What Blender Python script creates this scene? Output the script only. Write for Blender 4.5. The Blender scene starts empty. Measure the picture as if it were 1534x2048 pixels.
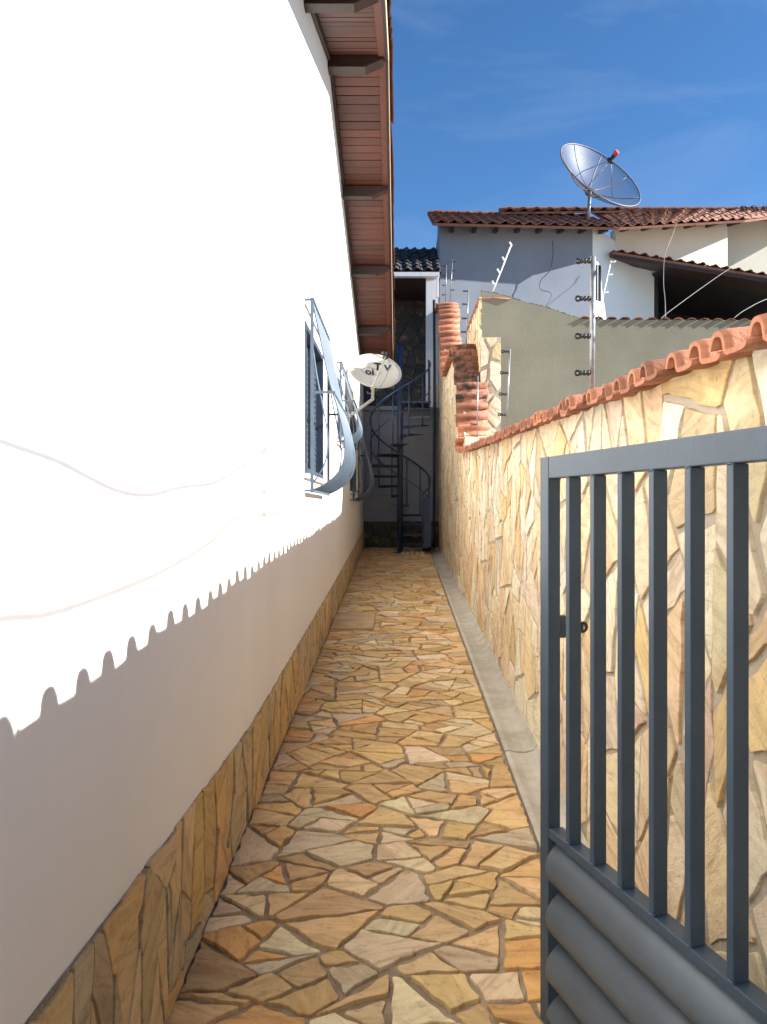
import bpy, math, random
from mathutils import Matrix, Vector, Euler

# ------------------------------------------------------------------ camera, sky, sun, exposure
scene = bpy.context.scene
C = scene.collection
F = 1538.0                      # focal length in photo pixels; the eye is the origin, Y runs up the alley

cam_data = bpy.data.cameras.new('camera')
cam = bpy.data.objects.new('camera', cam_data)
C.objects.link(cam)
cam.location = (0, 0, 0)
cam.rotation_euler = (math.radians(90), 0, 0)
cam_data.sensor_width = 36.0
cam_data.lens = F / 2048.0 * 36.0
cam_data.shift_x = -30.0 / 2048.0
cam_data.shift_y = -4.0 / 2048.0
cam_data.clip_start = 0.05
cam_data.clip_end = 2000
scene.camera = cam

SUN = Vector((1.0, -0.10, 0.52)).normalized()       # direction towards the sun
sun_el = math.asin(SUN.z)
sun_az = math.atan2(SUN.x, SUN.y)                   # clockwise from +Y

world = bpy.data.worlds.new('World')
scene.world = world
world.use_nodes = True
wn = world.node_tree.nodes
wl = world.node_tree.links
for n in list(wn):
    wn.remove(n)
w_out = wn.new('ShaderNodeOutputWorld')
w_bg = wn.new('ShaderNodeBackground')
w_bg.inputs['Strength'].default_value = 0.061
sky = wn.new('ShaderNodeTexSky')
sky.sky_type = 'NISHITA'
sky.sun_disc = False
sky.sun_elevation = sun_el
sky.sun_rotation = sun_az
sky.altitude = 900
sky.air_density = 1.0
sky.dust_density = 0.25
sky.ozone_density = 5.0
# thin high cloud, the same all round the dome
tc = wn.new('ShaderNodeTexCoord')
mp = wn.new('ShaderNodeMapping')
mp.inputs['Scale'].default_value = (1.2, 1.2, 4.5)
mp.inputs['Rotation'].default_value = (0.3, 0.5, 0.4)
nz = wn.new('ShaderNodeTexNoise')
nz.inputs['Scale'].default_value = 2.3
nz.inputs['Detail'].default_value = 7
nz.inputs['Roughness'].default_value = 0.6
nz.inputs['Distortion'].default_value = 0.6
rp = wn.new('ShaderNodeValToRGB')
rp.color_ramp.elements[0].position = 0.50
rp.color_ramp.elements[0].color = (0, 0, 0, 1)
rp.color_ramp.elements[1].position = 0.85
rp.color_ramp.elements[1].color = (0.10, 0.10, 0.10, 1)
mx = wn.new('ShaderNodeMix')
mx.data_type = 'RGBA'
mx.inputs[7].default_value = (6.5, 6.9, 7.4, 1)
wl.new(tc.outputs['Generated'], mp.inputs['Vector'])
wl.new(mp.outputs['Vector'], nz.inputs['Vector'])
wl.new(nz.outputs['Fac'], rp.inputs['Fac'])
wl.new(rp.outputs['Color'], mx.inputs[0])
hs = wn.new('ShaderNodeHueSaturation')
hs.inputs['Saturation'].default_value = 1.12
wl.new(sky.outputs['Color'], hs.inputs['Color'])
wl.new(hs.outputs['Color'], mx.inputs[6])
wl.new(mx.outputs[2], w_bg.inputs['Color'])
wl.new(w_bg.outputs['Background'], w_out.inputs['Surface'])

sd = bpy.data.lights.new('sun', 'SUN')
sd.energy = 4.8
sd.angle = math.radians(0.5)
sd.color = (1.0, 0.965, 0.905)
sun = bpy.data.objects.new('sun', sd)
C.objects.link(sun)
sun.rotation_euler = SUN.to_track_quat('Z', 'Y').to_euler()
sun.location = (20, 0, 12)

scene.view_settings.view_transform = 'Standard'
scene.view_settings.look = 'None'
scene.view_settings.exposure = 1.68
scene.view_settings.gamma = 1.0
scene.view_settings.use_curve_mapping = False
scene.cycles.max_bounces = 8
scene.cycles.diffuse_bounces = 5
scene.cycles.transparent_max_bounces = 12

rnd = random.Random(11)


def PX(px, py, Y):
    """photo pixel at depth Y -> world point"""
    return Vector(((px - 797.0) / F * Y, Y, (1020.0 - py) / F * Y))


# ------------------------------------------------------------------ materials
def new_mat(name):
    m = bpy.data.materials.new(name)
    m.use_nodes = True
    nt = m.node_tree
    b = nt.nodes['Principled BSDF']
    return m, nt, b


def rgb(c):
    return (c[0], c[1], c[2], 1.0)


def noisy(name, c1, c2, scale=8.0, rough=0.6, bump=0.1, bscale=60.0, coords='Object', metallic=0.0,
          stretch=(1, 1, 1), lo=0.35, hi=0.65, detail=6, spots=None, bdist=0.01, attr=False):
    m, nt, b = new_mat(name)
    N, L = nt.nodes, nt.links
    if coords == 'World':
        g = N.new('ShaderNodeNewGeometry')
        src = g.outputs['Position']
    else:
        t = N.new('ShaderNodeTexCoord')
        src = t.outputs[coords]
    mpn = N.new('ShaderNodeMapping')
    mpn.inputs['Scale'].default_value = stretch
    L.new(src, mpn.inputs['Vector'])
    n1 = N.new('ShaderNodeTexNoise')
    n1.inputs['Scale'].default_value = scale
    n1.inputs['Detail'].default_value = detail
    n1.inputs['Roughness'].default_value = 0.62
    L.new(mpn.outputs['Vector'], n1.inputs['Vector'])
    r = N.new('ShaderNodeValToRGB')
    r.color_ramp.elements[0].position = lo
    r.color_ramp.elements[1].position = hi
    r.color_ramp.elements[0].color = rgb(c1)
    r.color_ramp.elements[1].color = rgb(c2)
    L.new(n1.outputs['Fac'], r.inputs['Fac'])
    col = r.outputs['Color']
    if attr:
        oi = N.new('ShaderNodeObjectInfo')
        hsv = N.new('ShaderNodeHueSaturation')
        mr = N.new('ShaderNodeMapRange')
        mr.inputs['To Min'].default_value = 0.68
        mr.inputs['To Max'].default_value = 1.28
        L.new(oi.outputs['Random'], mr.inputs['Value'])
        L.new(mr.outputs['Result'], hsv.inputs['Value'])
        L.new(col, hsv.inputs['Color'])
        col = hsv.outputs['Color']
    if spots:
        sc, thr, sc_col, amt = spots
        n2 = N.new('ShaderNodeTexNoise')
        n2.inputs['Scale'].default_value = sc
        n2.inputs['Detail'].default_value = 8
        n2.inputs['Roughness'].default_value = 0.7
        g2 = N.new('ShaderNodeNewGeometry')
        L.new(g2.outputs['Position'], n2.inputs['Vector'])
        r2 = N.new('ShaderNodeValToRGB')
        r2.color_ramp.elements[0].position = thr
        r2.color_ramp.elements[1].position = thr + 0.16
        r2.color_ramp.elements[0].color = (0, 0, 0, 1)
        r2.color_ramp.elements[1].color = (amt, amt, amt, 1)
        L.new(n2.outputs['Fac'], r2.inputs['Fac'])
        mxn = N.new('ShaderNodeMix')
        mxn.data_type = 'RGBA'
        mxn.inputs[7].default_value = rgb(sc_col)
        L.new(r2.outputs['Color'], mxn.inputs[0])
        L.new(col, mxn.inputs[6])
        col = mxn.outputs[2]
    L.new(col, b.inputs['Base Color'])
    b.inputs['Roughness'].default_value = rough
    b.inputs['Metallic'].default_value = metallic
    if bump > 0:
        n3 = N.new('ShaderNodeTexNoise')
        n3.inputs['Scale'].default_value = bscale
        n3.inputs['Detail'].default_value = 5
        L.new(mpn.outputs['Vector'], n3.inputs['Vector'])
        bp = N.new('ShaderNodeBump')
        bp.inputs['Strength'].default_value = bump
        bp.inputs['Distance'].default_value = bdist
        L.new(n3.outputs['Fac'], bp.inputs['Height'])
        L.new(bp.outputs['Normal'], b.inputs['Normal'])
    return m


def stone_mat(name):
    """split sandstone: own tint per slab, bedding bands, rust stains and fine pits"""
    m, nt, b = new_mat(name)
    N, L = nt.nodes, nt.links
    uv = N.new('ShaderNodeUVMap')
    uv.uv_map = 'slab'
    at = N.new('ShaderNodeAttribute')
    at.attribute_name = 'tint'
    mpn = N.new('ShaderNodeMapping')
    mpn.inputs['Scale'].default_value = (2.2, 11.0, 1.0)
    L.new(uv.outputs['UV'], mpn.inputs['Vector'])
    n1 = N.new('ShaderNodeTexNoise')
    n1.inputs['Scale'].default_value = 1.6
    n1.inputs['Detail'].default_value = 8
    n1.inputs['Roughness'].default_value = 0.6
    n1.inputs['Distortion'].default_value = 1.3
    L.new(mpn.outputs['Vector'], n1.inputs['Vector'])
    r1 = N.new('ShaderNodeValToRGB')
    cr = r1.color_ramp
    cr.elements[0].position = 0.28
    cr.elements[0].color = (0.66, 0.58, 0.50, 1)
    cr.elements[1].position = 0.72
    cr.elements[1].color = (1.16, 1.12, 1.06, 1)
    e = cr.elements.new(0.5)
    e.color = (0.98, 0.95, 0.9, 1)
    L.new(n1.outputs['Fac'], r1.inputs['Fac'])
    mul = N.new('ShaderNodeMix')
    mul.data_type = 'RGBA'
    mul.blend_type = 'MULTIPLY'
    mul.inputs[0].default_value = 1.0
    L.new(at.outputs['Color'], mul.inputs[6])
    L.new(r1.outputs['Color'], mul.inputs[7])
    # rust
    n2 = N.new('ShaderNodeTexNoise')
    n2.inputs['Scale'].default_value = 4.5
    n2.inputs['Detail'].default_value = 4
    n2.inputs['Distortion'].default_value = 0.8
    L.new(uv.outputs['UV'], n2.inputs['Vector'])
    r2 = N.new('ShaderNodeValToRGB')
    r2.color_ramp.elements[0].position = 0.55
    r2.color_ramp.elements[0].color = (0, 0, 0, 1)
    r2.color_ramp.elements[1].position = 0.78
    r2.color_ramp.elements[1].color = (0.6, 0.6, 0.6, 1)
    L.new(n2.outputs['Fac'], r2.inputs['Fac'])
    ru = N.new('ShaderNodeMix')
    ru.data_type = 'RGBA'
    ru.inputs[7].default_value = (0.50, 0.27, 0.10, 1)
    L.new(r2.outputs['Color'], ru.inputs[0])
    L.new(mul.outputs[2], ru.inputs[6])
    # fine dark pits and dirt
    n3 = N.new('ShaderNodeTexNoise')
    n3.inputs['Scale'].default_value = 26
    n3.inputs['Detail'].default_value = 6
    n3.inputs['Roughness'].default_value = 0.75
    L.new(uv.outputs['UV'], n3.inputs['Vector'])
    r3 = N.new('ShaderNodeValToRGB')
    r3.color_ramp.elements[0].position = 0.30
    r3.color_ramp.elements[0].color = (0.52, 0.46, 0.4, 1)
    r3.color_ramp.elements[1].position = 0.46
    r3.color_ramp.elements[1].color = (1, 1, 1, 1)
    L.new(n3.outputs['Fac'], r3.inputs['Fac'])
    m3 = N.new('ShaderNodeMix')
    m3.data_type = 'RGBA'
    m3.blend_type = 'MULTIPLY'
    m3.inputs[0].default_value = 0.75
    L.new(ru.outputs[2], m3.inputs[6])
    L.new(r3.outputs['Color'], m3.inputs[7])
    L.new(m3.outputs[2], b.inputs['Base Color'])
    b.inputs['Roughness'].default_value = 0.72
    ad = N.new('ShaderNodeMath')
    ad.operation = 'ADD'
    L.new(n1.outputs['Fac'], ad.inputs[0])
    L.new(n3.outputs['Fac'], ad.inputs[1])
    bp = N.new('ShaderNodeBump')
    bp.inputs['Strength'].default_value = 0.55
    bp.inputs['Distance'].default_value = 0.016
    L.new(ad.outputs[0], bp.inputs['Height'])
    L.new(bp.outputs['Normal'], b.inputs['Normal'])
    return m


def wood_mat(name, c1, c2, rough=0.4):
    return noisy(name, c1, c2, scale=5, rough=rough, bump=0.12, bscale=30, coords='World',
                 stretch=(1.2, 14, 14), attr=True)


M = {}
M['stone'] = stone_mat('sandstone')
M['mortar'] = noisy('mortar', (0.20, 0.145, 0.09), (0.40, 0.305, 0.205), 6, 0.9, 0.9, 70, 'World',
                    spots=(3.0, 0.56, (0.13, 0.095, 0.065), 0.6))
M['wall_mortar'] = noisy('wall_mortar', (0.36, 0.30, 0.22), (0.46, 0.39, 0.30), 7, 0.9, 0.5, 90, 'World')
M['plaster'] = noisy('white_plaster', (0.745, 0.722, 0.688), (0.785, 0.765, 0.735), 1.1, 0.8, 0.35, 22, 'World', bdist=0.010,
                     stretch=(1, 1, 0.45), spots=(0.9, 0.54, (0.70, 0.67, 0.63), 0.55))
M['plaster_shade'] = noisy('shaded_plaster', (0.26, 0.275, 0.335), (0.31, 0.325, 0.385), 1.5, 0.8, 0.15, 45, 'World')  # plaster with the shade of the alley end put into its colour
M['concrete'] = noisy('gutter_concrete', (0.40, 0.36, 0.29), (0.54, 0.50, 0.42), 5, 0.85, 0.35, 70, 'World',
                      spots=(2.2, 0.55, (0.26, 0.22, 0.16), 0.6))
M['ground'] = noisy('yard_concrete', (0.22, 0.20, 0.17), (0.32, 0.29, 0.25), 1.2, 0.9, 0.3, 30, 'World')
M['terracotta'] = noisy('terracotta', (0.31, 0.11, 0.054), (0.44, 0.175, 0.092), 16, 0.75, 0.35, 80, 'Object', attr=True,
                        spots=(11.0, 0.54, (0.13, 0.065, 0.042), 0.8))
M['terracotta_mould'] = noisy('mouldy_terracotta', (0.22, 0.085, 0.045), (0.36, 0.15, 0.085), 14, 0.9, 0.5, 70, 'Object', attr=True,
                              spots=(10.0, 0.44, (0.03, 0.024, 0.02), 0.95))
M['roof_old'] = noisy('weathered_roof_tile', (0.15, 0.058, 0.034), (0.26, 0.105, 0.06), 5, 0.85, 0.4, 50, 'World', attr=False,
                      spots=(5.0, 0.50, (0.085, 0.05, 0.035), 0.8))
M['roof_dark'] = noisy('near_black_roof_tile', (0.022, 0.02, 0.022), (0.05, 0.042, 0.042), 5, 0.85, 0.4, 50, 'World')  # near-black tile tones, mottled by noise
M['wood'] = wood_mat('varnished_board', (0.062, 0.017, 0.009), (0.108, 0.031, 0.016), 0.5)
M['wood_dark'] = wood_mat('dark_beam', (0.020, 0.010, 0.008), (0.040, 0.018, 0.012), 0.5)
M['flash'] = noisy('flashing_strip', (0.50, 0.40, 0.28), (0.62, 0.52, 0.38), 10, 0.6, 0.1)
M['gate'] = noisy('gate_paint', (0.033, 0.055, 0.082), (0.042, 0.068, 0.10), 6, 0.42, 0.06, 120, 'World',
                  spots=(38.0, 0.69, (0.16, 0.13, 0.10), 0.7))
M['panel'] = noisy('panel_paint', (0.072, 0.092, 0.115), (0.094, 0.118, 0.142), 5, 0.5, 0.08, 90, 'World',
                   spots=(7.0, 0.60, (0.17, 0.185, 0.20), 0.6))
M['grille'] = noisy('grille_paint', (0.066, 0.098, 0.135), (0.085, 0.122, 0.165), 8, 0.45, 0.05, 90, 'World')
M['shutter'] = noisy('shutter_paint', (0.034, 0.05, 0.08), (0.046, 0.066, 0.10), 8, 0.5, 0.05, 90, 'World')
M['stair'] = noisy('stair_paint', (0.022, 0.040, 0.085), (0.035, 0.058, 0.115), 8, 0.45, 0.05, 90, 'World')
M['dark'] = noisy('dark_interior', (0.008, 0.008, 0.009), (0.014, 0.013, 0.013), 4, 0.6, 0)  # near-black colour stands in for the shade inside garage and terrace
M['black'] = noisy('black_plastic', (0.012, 0.012, 0.013), (0.022, 0.022, 0.024), 20, 0.4, 0)
M['steel'] = noisy('galvanised_steel', (0.22, 0.225, 0.23), (0.32, 0.325, 0.33), 25, 0.42, 0.05, 90, 'World', metallic=0.6)
M['white_paint'] = noisy('white_paint', (0.74, 0.74, 0.73), (0.80, 0.80, 0.79), 5, 0.5, 0.05, 60, 'World')
M['dish'] = noisy('dish_enamel', (0.46, 0.43, 0.36), (0.52, 0.485, 0.41), 5, 0.42, 0.03, 60, 'Object',
                  spots=(7.0, 0.60, (0.38, 0.34, 0.275), 0.5))
M['arm'] = noisy('dish_arm', (0.52, 0.50, 0.44), (0.60, 0.57, 0.50), 9, 0.5, 0.05)
M['red'] = noisy('red_cap', (0.55, 0.05, 0.03), (0.65, 0.08, 0.05), 9, 0.5, 0)
M['olive'] = noisy('olive_render', (0.165, 0.155, 0.112), (0.195, 0.184, 0.136), 1.6, 0.85, 0.2, 30, 'World', bdist=0.008,
                   spots=(1.1, 0.58, (0.22, 0.205, 0.16), 0.4))
M['blue_wall'] = noisy('shaded_blue_render', (0.18, 0.205, 0.25), (0.215, 0.24, 0.285), 0.9, 0.85, 0.2, 20, 'World',  # same paint as the pale wall, darkened to carry its dimmer, grazing light
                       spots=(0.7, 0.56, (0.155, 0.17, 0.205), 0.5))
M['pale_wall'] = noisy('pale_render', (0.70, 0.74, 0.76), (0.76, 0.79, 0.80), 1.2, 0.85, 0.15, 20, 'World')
M['cream_wall'] = noisy('cream_render', (0.70, 0.66, 0.54), (0.76, 0.72, 0.60), 1.2, 0.85, 0.15, 20, 'World')
M['glass'] = noisy('dark_glass', (0.012, 0.014, 0.017), (0.02, 0.022, 0.026), 3, 0.08, 0)
M['cable'] = noisy('cable_sheath', (0.16, 0.155, 0.15), (0.22, 0.215, 0.2), 9, 0.5, 0)


def mesh_dish_mat():
    m, nt, b = new_mat('perforated_mesh')
    N, L = nt.nodes, nt.links
    b.inputs['Base Color'].default_value = (0.045, 0.045, 0.062, 1)
    b.inputs['Roughness'].default_value = 0.5
    t = N.new('ShaderNodeTexCoord')
    ck = N.new('ShaderNodeTexChecker')
    ck.inputs['Scale'].default_value = 260
    L.new(t.outputs['Object'], ck.inputs['Vector'])
    mr = N.new('ShaderNodeMapRange')
    mr.inputs['To Min'].default_value = 0.32
    mr.inputs['To Max'].default_value = 0.58
    L.new(ck.outputs['Fac'], mr.inputs['Value'])
    L.new(mr.outputs['Result'], b.inputs['Alpha'])
    return m


M['mesh'] = mesh_dish_mat()


# ------------------------------------------------------------------ object helpers
WORLD_INV = {}


def thing(name, label, cat, loc=(0, 0, 0), group=None):
    o = bpy.data.objects.new(name, None)
    o.empty_display_size = 0.1
    o.location = loc
    C.objects.link(o)
    o['label'] = label
    o['category'] = cat
    if group:
        o['group'] = group
    WORLD_INV[o.name] = Matrix.Translation(Vector(loc)).inverted()
    return o


def tag(o, label, cat, group=None):
    o['label'] = label
    o['category'] = cat
    if group:
        o['group'] = group
    return o


def attach(o, parent):
    if parent is not None:
        o.parent = parent
        if parent.name in WORLD_INV:
            o.matrix_parent_inverse = WORLD_INV[parent.name]
    return o


def link_mesh(name, me, mat, parent=None, matrix=None):
    o = bpy.data.objects.new(name, me)
    C.objects.link(o)
    if mat is not None and len(me.materials) == 0:
        me.materials.append(mat)
    if matrix is not None:
        o.matrix_world = matrix
        loc, rot, sca = matrix.decompose()
        o.location = loc
        o.rotation_mode = 'XYZ'
        o.rotation_euler = rot.to_euler()
        o.scale = sca
    attach(o, parent)
    return o


class MB:
    def __init__(self):
        self.v = []
        self.f = []
        self.s = []

    def add(self, verts, faces, smooth=False):
        b = len(self.v)
        self.v += [tuple(p) for p in verts]
        for f in faces:
            self.f.append(tuple(i + b for i in f))
            self.s.append(smooth)
        return self

    def box(self, x0, x1, y0, y1, z0, z1, fn=None):
        c = [(x0, y0, z0), (x1, y0, z0), (x1, y1, z0), (x0, y1, z0),
             (x0, y0, z1), (x1, y0, z1), (x1, y1, z1), (x0, y1, z1)]
        if fn:
            c = [fn(*p) for p in c]
        return self.add(c, [(0, 3, 2, 1), (4, 5, 6, 7), (0, 1, 5, 4), (1, 2, 6, 5), (2, 3, 7, 6), (3, 0, 4, 7)])

    def prism(self, poly, f0, f1):
        n = len(poly)
        a = [f0(*p) for p in poly]
        b = [f1(*p) for p in poly]
        fs = [tuple(range(n - 1, -1, -1)), tuple(range(n, 2 * n))]
        for i in range(n):
            j = (i + 1) % n
            fs.append((i, j, j + n, i + n))
        return self.add(a + b, fs)

    def tube(self, pts, r, n=8, cap=True, flat=None):
        """round tube along pts; flat=(w,h,up) gives a rectangular strip"""
        pts = [Vector(p) for p in pts]
        rings = []
        prev = None
        for i, p in enumerate(pts):
            if i == 0:
                d = pts[1] - pts[0]
            elif i == len(pts) - 1:
                d = pts[-1] - pts[-2]
            else:
                d = (pts[i + 1] - pts[i]).normalized() + (pts[i] - pts[i - 1]).normalized()
            d.normalize()
            if prev is None:
                a = Vector((0, 0, 1)) if abs(d.z) < 0.9 else Vector((1, 0, 0))
                u = d.cross(a).normalized()
            else:
                u = (prev - d * prev.dot(d)).normalized()
            prev = u
            w = d.cross(u)
            rr = r[i] if isinstance(r, (list, tuple)) else r
            ring = []
            for k in range(n):
                t = 2 * math.pi * k / n + math.pi / n
                ring.append(p + u * (math.cos(t) * rr) + w * (math.sin(t) * rr))
            rings.append(ring)
        v = [q for ring in rings for q in ring]
        fs = []
        for i in range(len(rings) - 1):
            for k in range(n):
                k2 = (k + 1) % n
                fs.append((i * n + k, i * n + k2, (i + 1) * n + k2, (i + 1) * n + k))
        self.add(v, fs, smooth=n > 4)
        if cap:
            m = len(rings) - 1
            self.add(rings[0], [tuple(range(n - 1, -1, -1))])
            self.add(rings[m], [tuple(range(n))])
        return self

    def lathe(self, prof, origin, axis, n=14, cap=True, smooth=True):
        o = Vector(origin)
        ax = Vector(axis).normalized()
        a = Vector((0, 0, 1)) if abs(ax.z) < 0.9 else Vector((1, 0, 0))
        u = ax.cross(a).normalized()
        w = ax.cross(u)
        v = []
        for (r, h) in prof:
            for k in range(n):
                t = 2 * math.pi * k / n
                v.append(o + ax * h + u * (r * math.cos(t)) + w * (r * math.sin(t)))
        fs = []
        for i in range(len(prof) - 1):
            for k in range(n):
                k2 = (k + 1) % n
                fs.append((i * n + k, i * n + k2, (i + 1) * n + k2, (i + 1) * n + k))
        self.add(v, fs, smooth)
        if cap:
            self.add(v[:n], [tuple(range(n - 1, -1, -1))])
            self.add(v[-n:], [tuple(range(n))])
        return self

    def torus(self, c, axis, R, r, n=16, m=6):
        ax = Vector(axis).normalized()
        a = Vector((0, 0, 1)) if abs(ax.z) < 0.9 else Vector((1, 0, 0))
        u = ax.cross(a).normalized()
        w = ax.cross(u)
        c = Vector(c)
        v = []
        for i in range(n):
            t = 2 * math.pi * i / n
            d = u * math.cos(t) + w * math.sin(t)
            for k in range(m):
                s = 2 * math.pi * k / m
                v.append(c + d * (R + r * math.cos(s)) + ax * (r * math.sin(s)))
        fs = []
        for i in range(n):
            for k in range(m):
                fs.append((i * m + k, ((i + 1) % n) * m + k, ((i + 1) % n) * m + (k + 1) % m, i * m + (k + 1) % m))
        return self.add(v, fs, True)

    def mesh(self, name, fix=True):
        me = bpy.data.meshes.new(name)
        me.from_pydata(self.v, [], self.f)
        me.polygons.foreach_set('use_smooth', self.s)
        me.update()
        if fix:
            import bmesh
            bm = bmesh.new()
            bm.from_mesh(me)
            bmesh.ops.remove_doubles(bm, verts=bm.verts, dist=1e-5)
            bmesh.ops.recalc_face_normals(bm, faces=bm.faces)
            bm.to_mesh(me)
            bm.free()
        return me

    def build(self, name, mat, parent=None, bevel=0.0, fix=True):
        o = link_mesh(name, self.mesh(name, fix), mat, parent)
        if bevel:
            md = o.modifiers.new('bevel', 'BEVEL')
            md.width = bevel
            md.segments = 2
            md.limit_method = 'ANGLE'
            md.angle_limit = math.radians(40)
        return o


def structure(o):
    o['kind'] = 'structure'
    return o


def smooth_path(pts, n=6):
    """Catmull-Rom"""
    P = [Vector(p) for p in pts]
    P = [P[0] * 2 - P[1]] + P + [P[-1] * 2 - P[-2]]
    out = []
    for i in range(1, len(P) - 2):
        for k in range(n):
            t = k / n
            a, b, c, d = P[i - 1], P[i], P[i + 1], P[i + 2]
            out.append(0.5 * ((2 * b) + (c - a) * t + (2 * a - 5 * b + 4 * c - d) * t * t + (3 * b - a - 3 * c + d) * t ** 3))
    out.append(P[-2])
    return out


# ------------------------------------------------------------------ crazy paving
def clip(poly, nx, ny, c):
    """keep nx*x + ny*y <= c"""
    out = []
    n = len(poly)
    for i in range(n):
        a, b = poly[i], poly[(i + 1) % n]
        da = nx * a[0] + ny * a[1] - c
        db = nx * b[0] + ny * b[1] - c
        if da <= 0:
            out.append(a)
        if (da < 0 < db) or (db < 0 < da):
            t = da / (da - db)
            out.append((a[0] + (b[0] - a[0]) * t, a[1] + (b[1] - a[1]) * t))
    return out


def cells(domain, r0, rg, stretch=1.0, gap=(0.006, 0.02), spread=(0.5, 1.35)):
    """irregular slabs filling a convex polygon: power diagram of random seeds; stretch > 1 lengthens along v"""
    dom = [(u, v / stretch) for u, v in domain]
    x0 = min(p[0] for p in dom)
    x1 = max(p[0] for p in dom)
    y0 = min(p[1] for p in dom)
    y1 = max(p[1] for p in dom)
    pts = []
    area = (x1 - x0) * (y1 - y0)
    tries = int(area / (r0 * r0) * 60)
    grid = {}
    gs = r0 * 1.5
    for _ in range(tries):
        p = (rg.uniform(x0 - r0 * .3, x1 + r0 * .3), rg.uniform(y0 - r0 * .3, y1 + r0 * .3))
        r = r0 * rg.choice((spread[0], 0.75, 1.0, 1.0, spread[1]))
        gx, gy = int(p[0] // gs), int(p[1] // gs)
        ok = True
        for i in range(gx - 2, gx + 3):
            for j in range(gy - 2, gy + 3):
                for q in grid.get((i, j), ()):
                    if (q[0] - p[0]) ** 2 + (q[1] - p[1]) ** 2 < ((r + q[2]) * 0.5) ** 2:
                        ok = False
                        break
                if not ok:
                    break
            if not ok:
                break
        if ok:
            q = (p[0], p[1], r)
            pts.append(q)
            grid.setdefault((gx, gy), []).append(q)
    out = []
    for p in pts:
        near = []
        gx, gy = int(p[0] // gs), int(p[1] // gs)
        for i in range(gx - 3, gx + 4):
            for j in range(gy - 3, gy + 4):
                near += [q for q in grid.get((i, j), ()) if q is not p]
        poly = list(dom)
        g0 = rg.uniform(*gap) * 0.5
        for q in near:
            dx, dy = q[0] - p[0], q[1] - p[1]
            d = math.hypot(dx, dy)
            if d < 1e-6 or d > 4 * r0:
                continue
            m = (d * d + (p[2] ** 2 - q[2] ** 2) * 0.3) / (2 * d)
            # lean the cut a little, so that slabs are not textbook Voronoi cells
            lean = 0.16 * math.sin(91.7 * (p[0] + q[0]) + 37.1 * (p[1] + q[1]))
            nx, ny = dx / d, dy / d
            nx2, ny2 = nx - ny * lean, ny + nx * lean
            if dx < 0 or (dx == 0 and dy < 0):
                pass
            k = math.hypot(nx2, ny2)
            nx2, ny2 = nx2 / k, ny2 / k
            mxp, myp = p[0] + nx * m, p[1] + ny * m
            c = nx2 * mxp + ny2 * myp - g0 * rg.uniform(0.7, 1.5)
            poly = clip(poly, nx2, ny2, c)
            if len(poly) < 3:
                break
        if len(poly) < 3:
            continue
        poly = [(a, b * stretch) for a, b in poly]
        A = 0.5 * sum(poly[i][0] * poly[(i + 1) % len(poly)][1] - poly[(i + 1) % len(poly)][0] * poly[i][1] for i in range(len(poly)))
        if abs(A) < r0 * r0 * 0.05 * stretch:
            continue
        if A < 0:
            poly.reverse()
        out.append((poly, abs(A)))
    return out


def inset(poly, rg, lo, hi):
    out = list(poly)
    n = len(poly)
    for i in range(n):
        a, b = poly[i], poly[(i + 1) % n]
        L = math.hypot(b[0] - a[0], b[1] - a[1])
        if L < 1e-6:
            continue
        nx, ny = (b[1] - a[1]) / L, -(b[0] - a[0]) / L
        # let the cut edge run a little out of parallel, so joints taper
        t = rg.uniform(-.035, .035)
        nx2, ny2 = nx - ny * t, ny + nx * t
        mx_, my_ = (a[0] + b[0]) / 2, (a[1] + b[1]) / 2
        out = clip(out, nx2, ny2, nx2 * mx_ + ny2 * my_ - rg.uniform(lo, hi) * 0.5)
        if len(out) < 3:
            return []
    return out


def parea(p):
    return 0.5 * sum(p[i][0] * p[(i + 1) % len(p)][1] - p[(i + 1) % len(p)][0] * p[i][1] for i in range(len(p)))


def split(poly, amax, rg, out, depth=0):
    A = abs(parea(poly))
    if len(poly) < 3 or A < 1e-4:
        return
    if A < amax * rg.uniform(0.35, 1.7) or depth > 7:
        out.append(poly)
        return
    cx = sum(p[0] for p in poly) / len(poly)
    cy = sum(p[1] for p in poly) / len(poly)
    sxx = sum((p[0] - cx) ** 2 for p in poly)
    syy = sum((p[1] - cy) ** 2 for p in poly)
    sxy = sum((p[0] - cx) * (p[1] - cy) for p in poly)
    ang = 0.5 * math.atan2(2 * sxy, sxx - syy) + rg.gauss(0, 0.42)
    nx, ny = math.cos(ang), math.sin(ang)
    r = math.sqrt(A)
    c = nx * (cx + rg.uniform(-.22, .22) * r) + ny * (cy + rg.uniform(-.22, .22) * r)
    split(clip(poly, nx, ny, c), amax, rg, out, depth + 1)
    split(clip(poly, -nx, -ny, -c), amax, rg, out, depth + 1)


def crazy(domain, r0, amax, rg, stretch=1.0, gap=(0.008, 0.02), squash=1.0):
    """angular slabs: large irregular cells broken by skew cuts; stretch acts along v"""
    res = []
    for poly, A in cells(domain, r0, rg, stretch, (0.0, 0.0001), (0.6, 1.3)):
        parts = []
        split([(u, v / stretch) for u, v in poly], amax, rg, parts)
        for p in parts:
            p = [(u, v * stretch) for u, v in p]
            if parea(p) < 0:
                p.reverse()
            p = inset(p, rg, *gap)
            if len(p) >= 3 and parea(p) > amax * stretch * 0.06:
                res.append((p, parea(p)))
    return res


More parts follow.
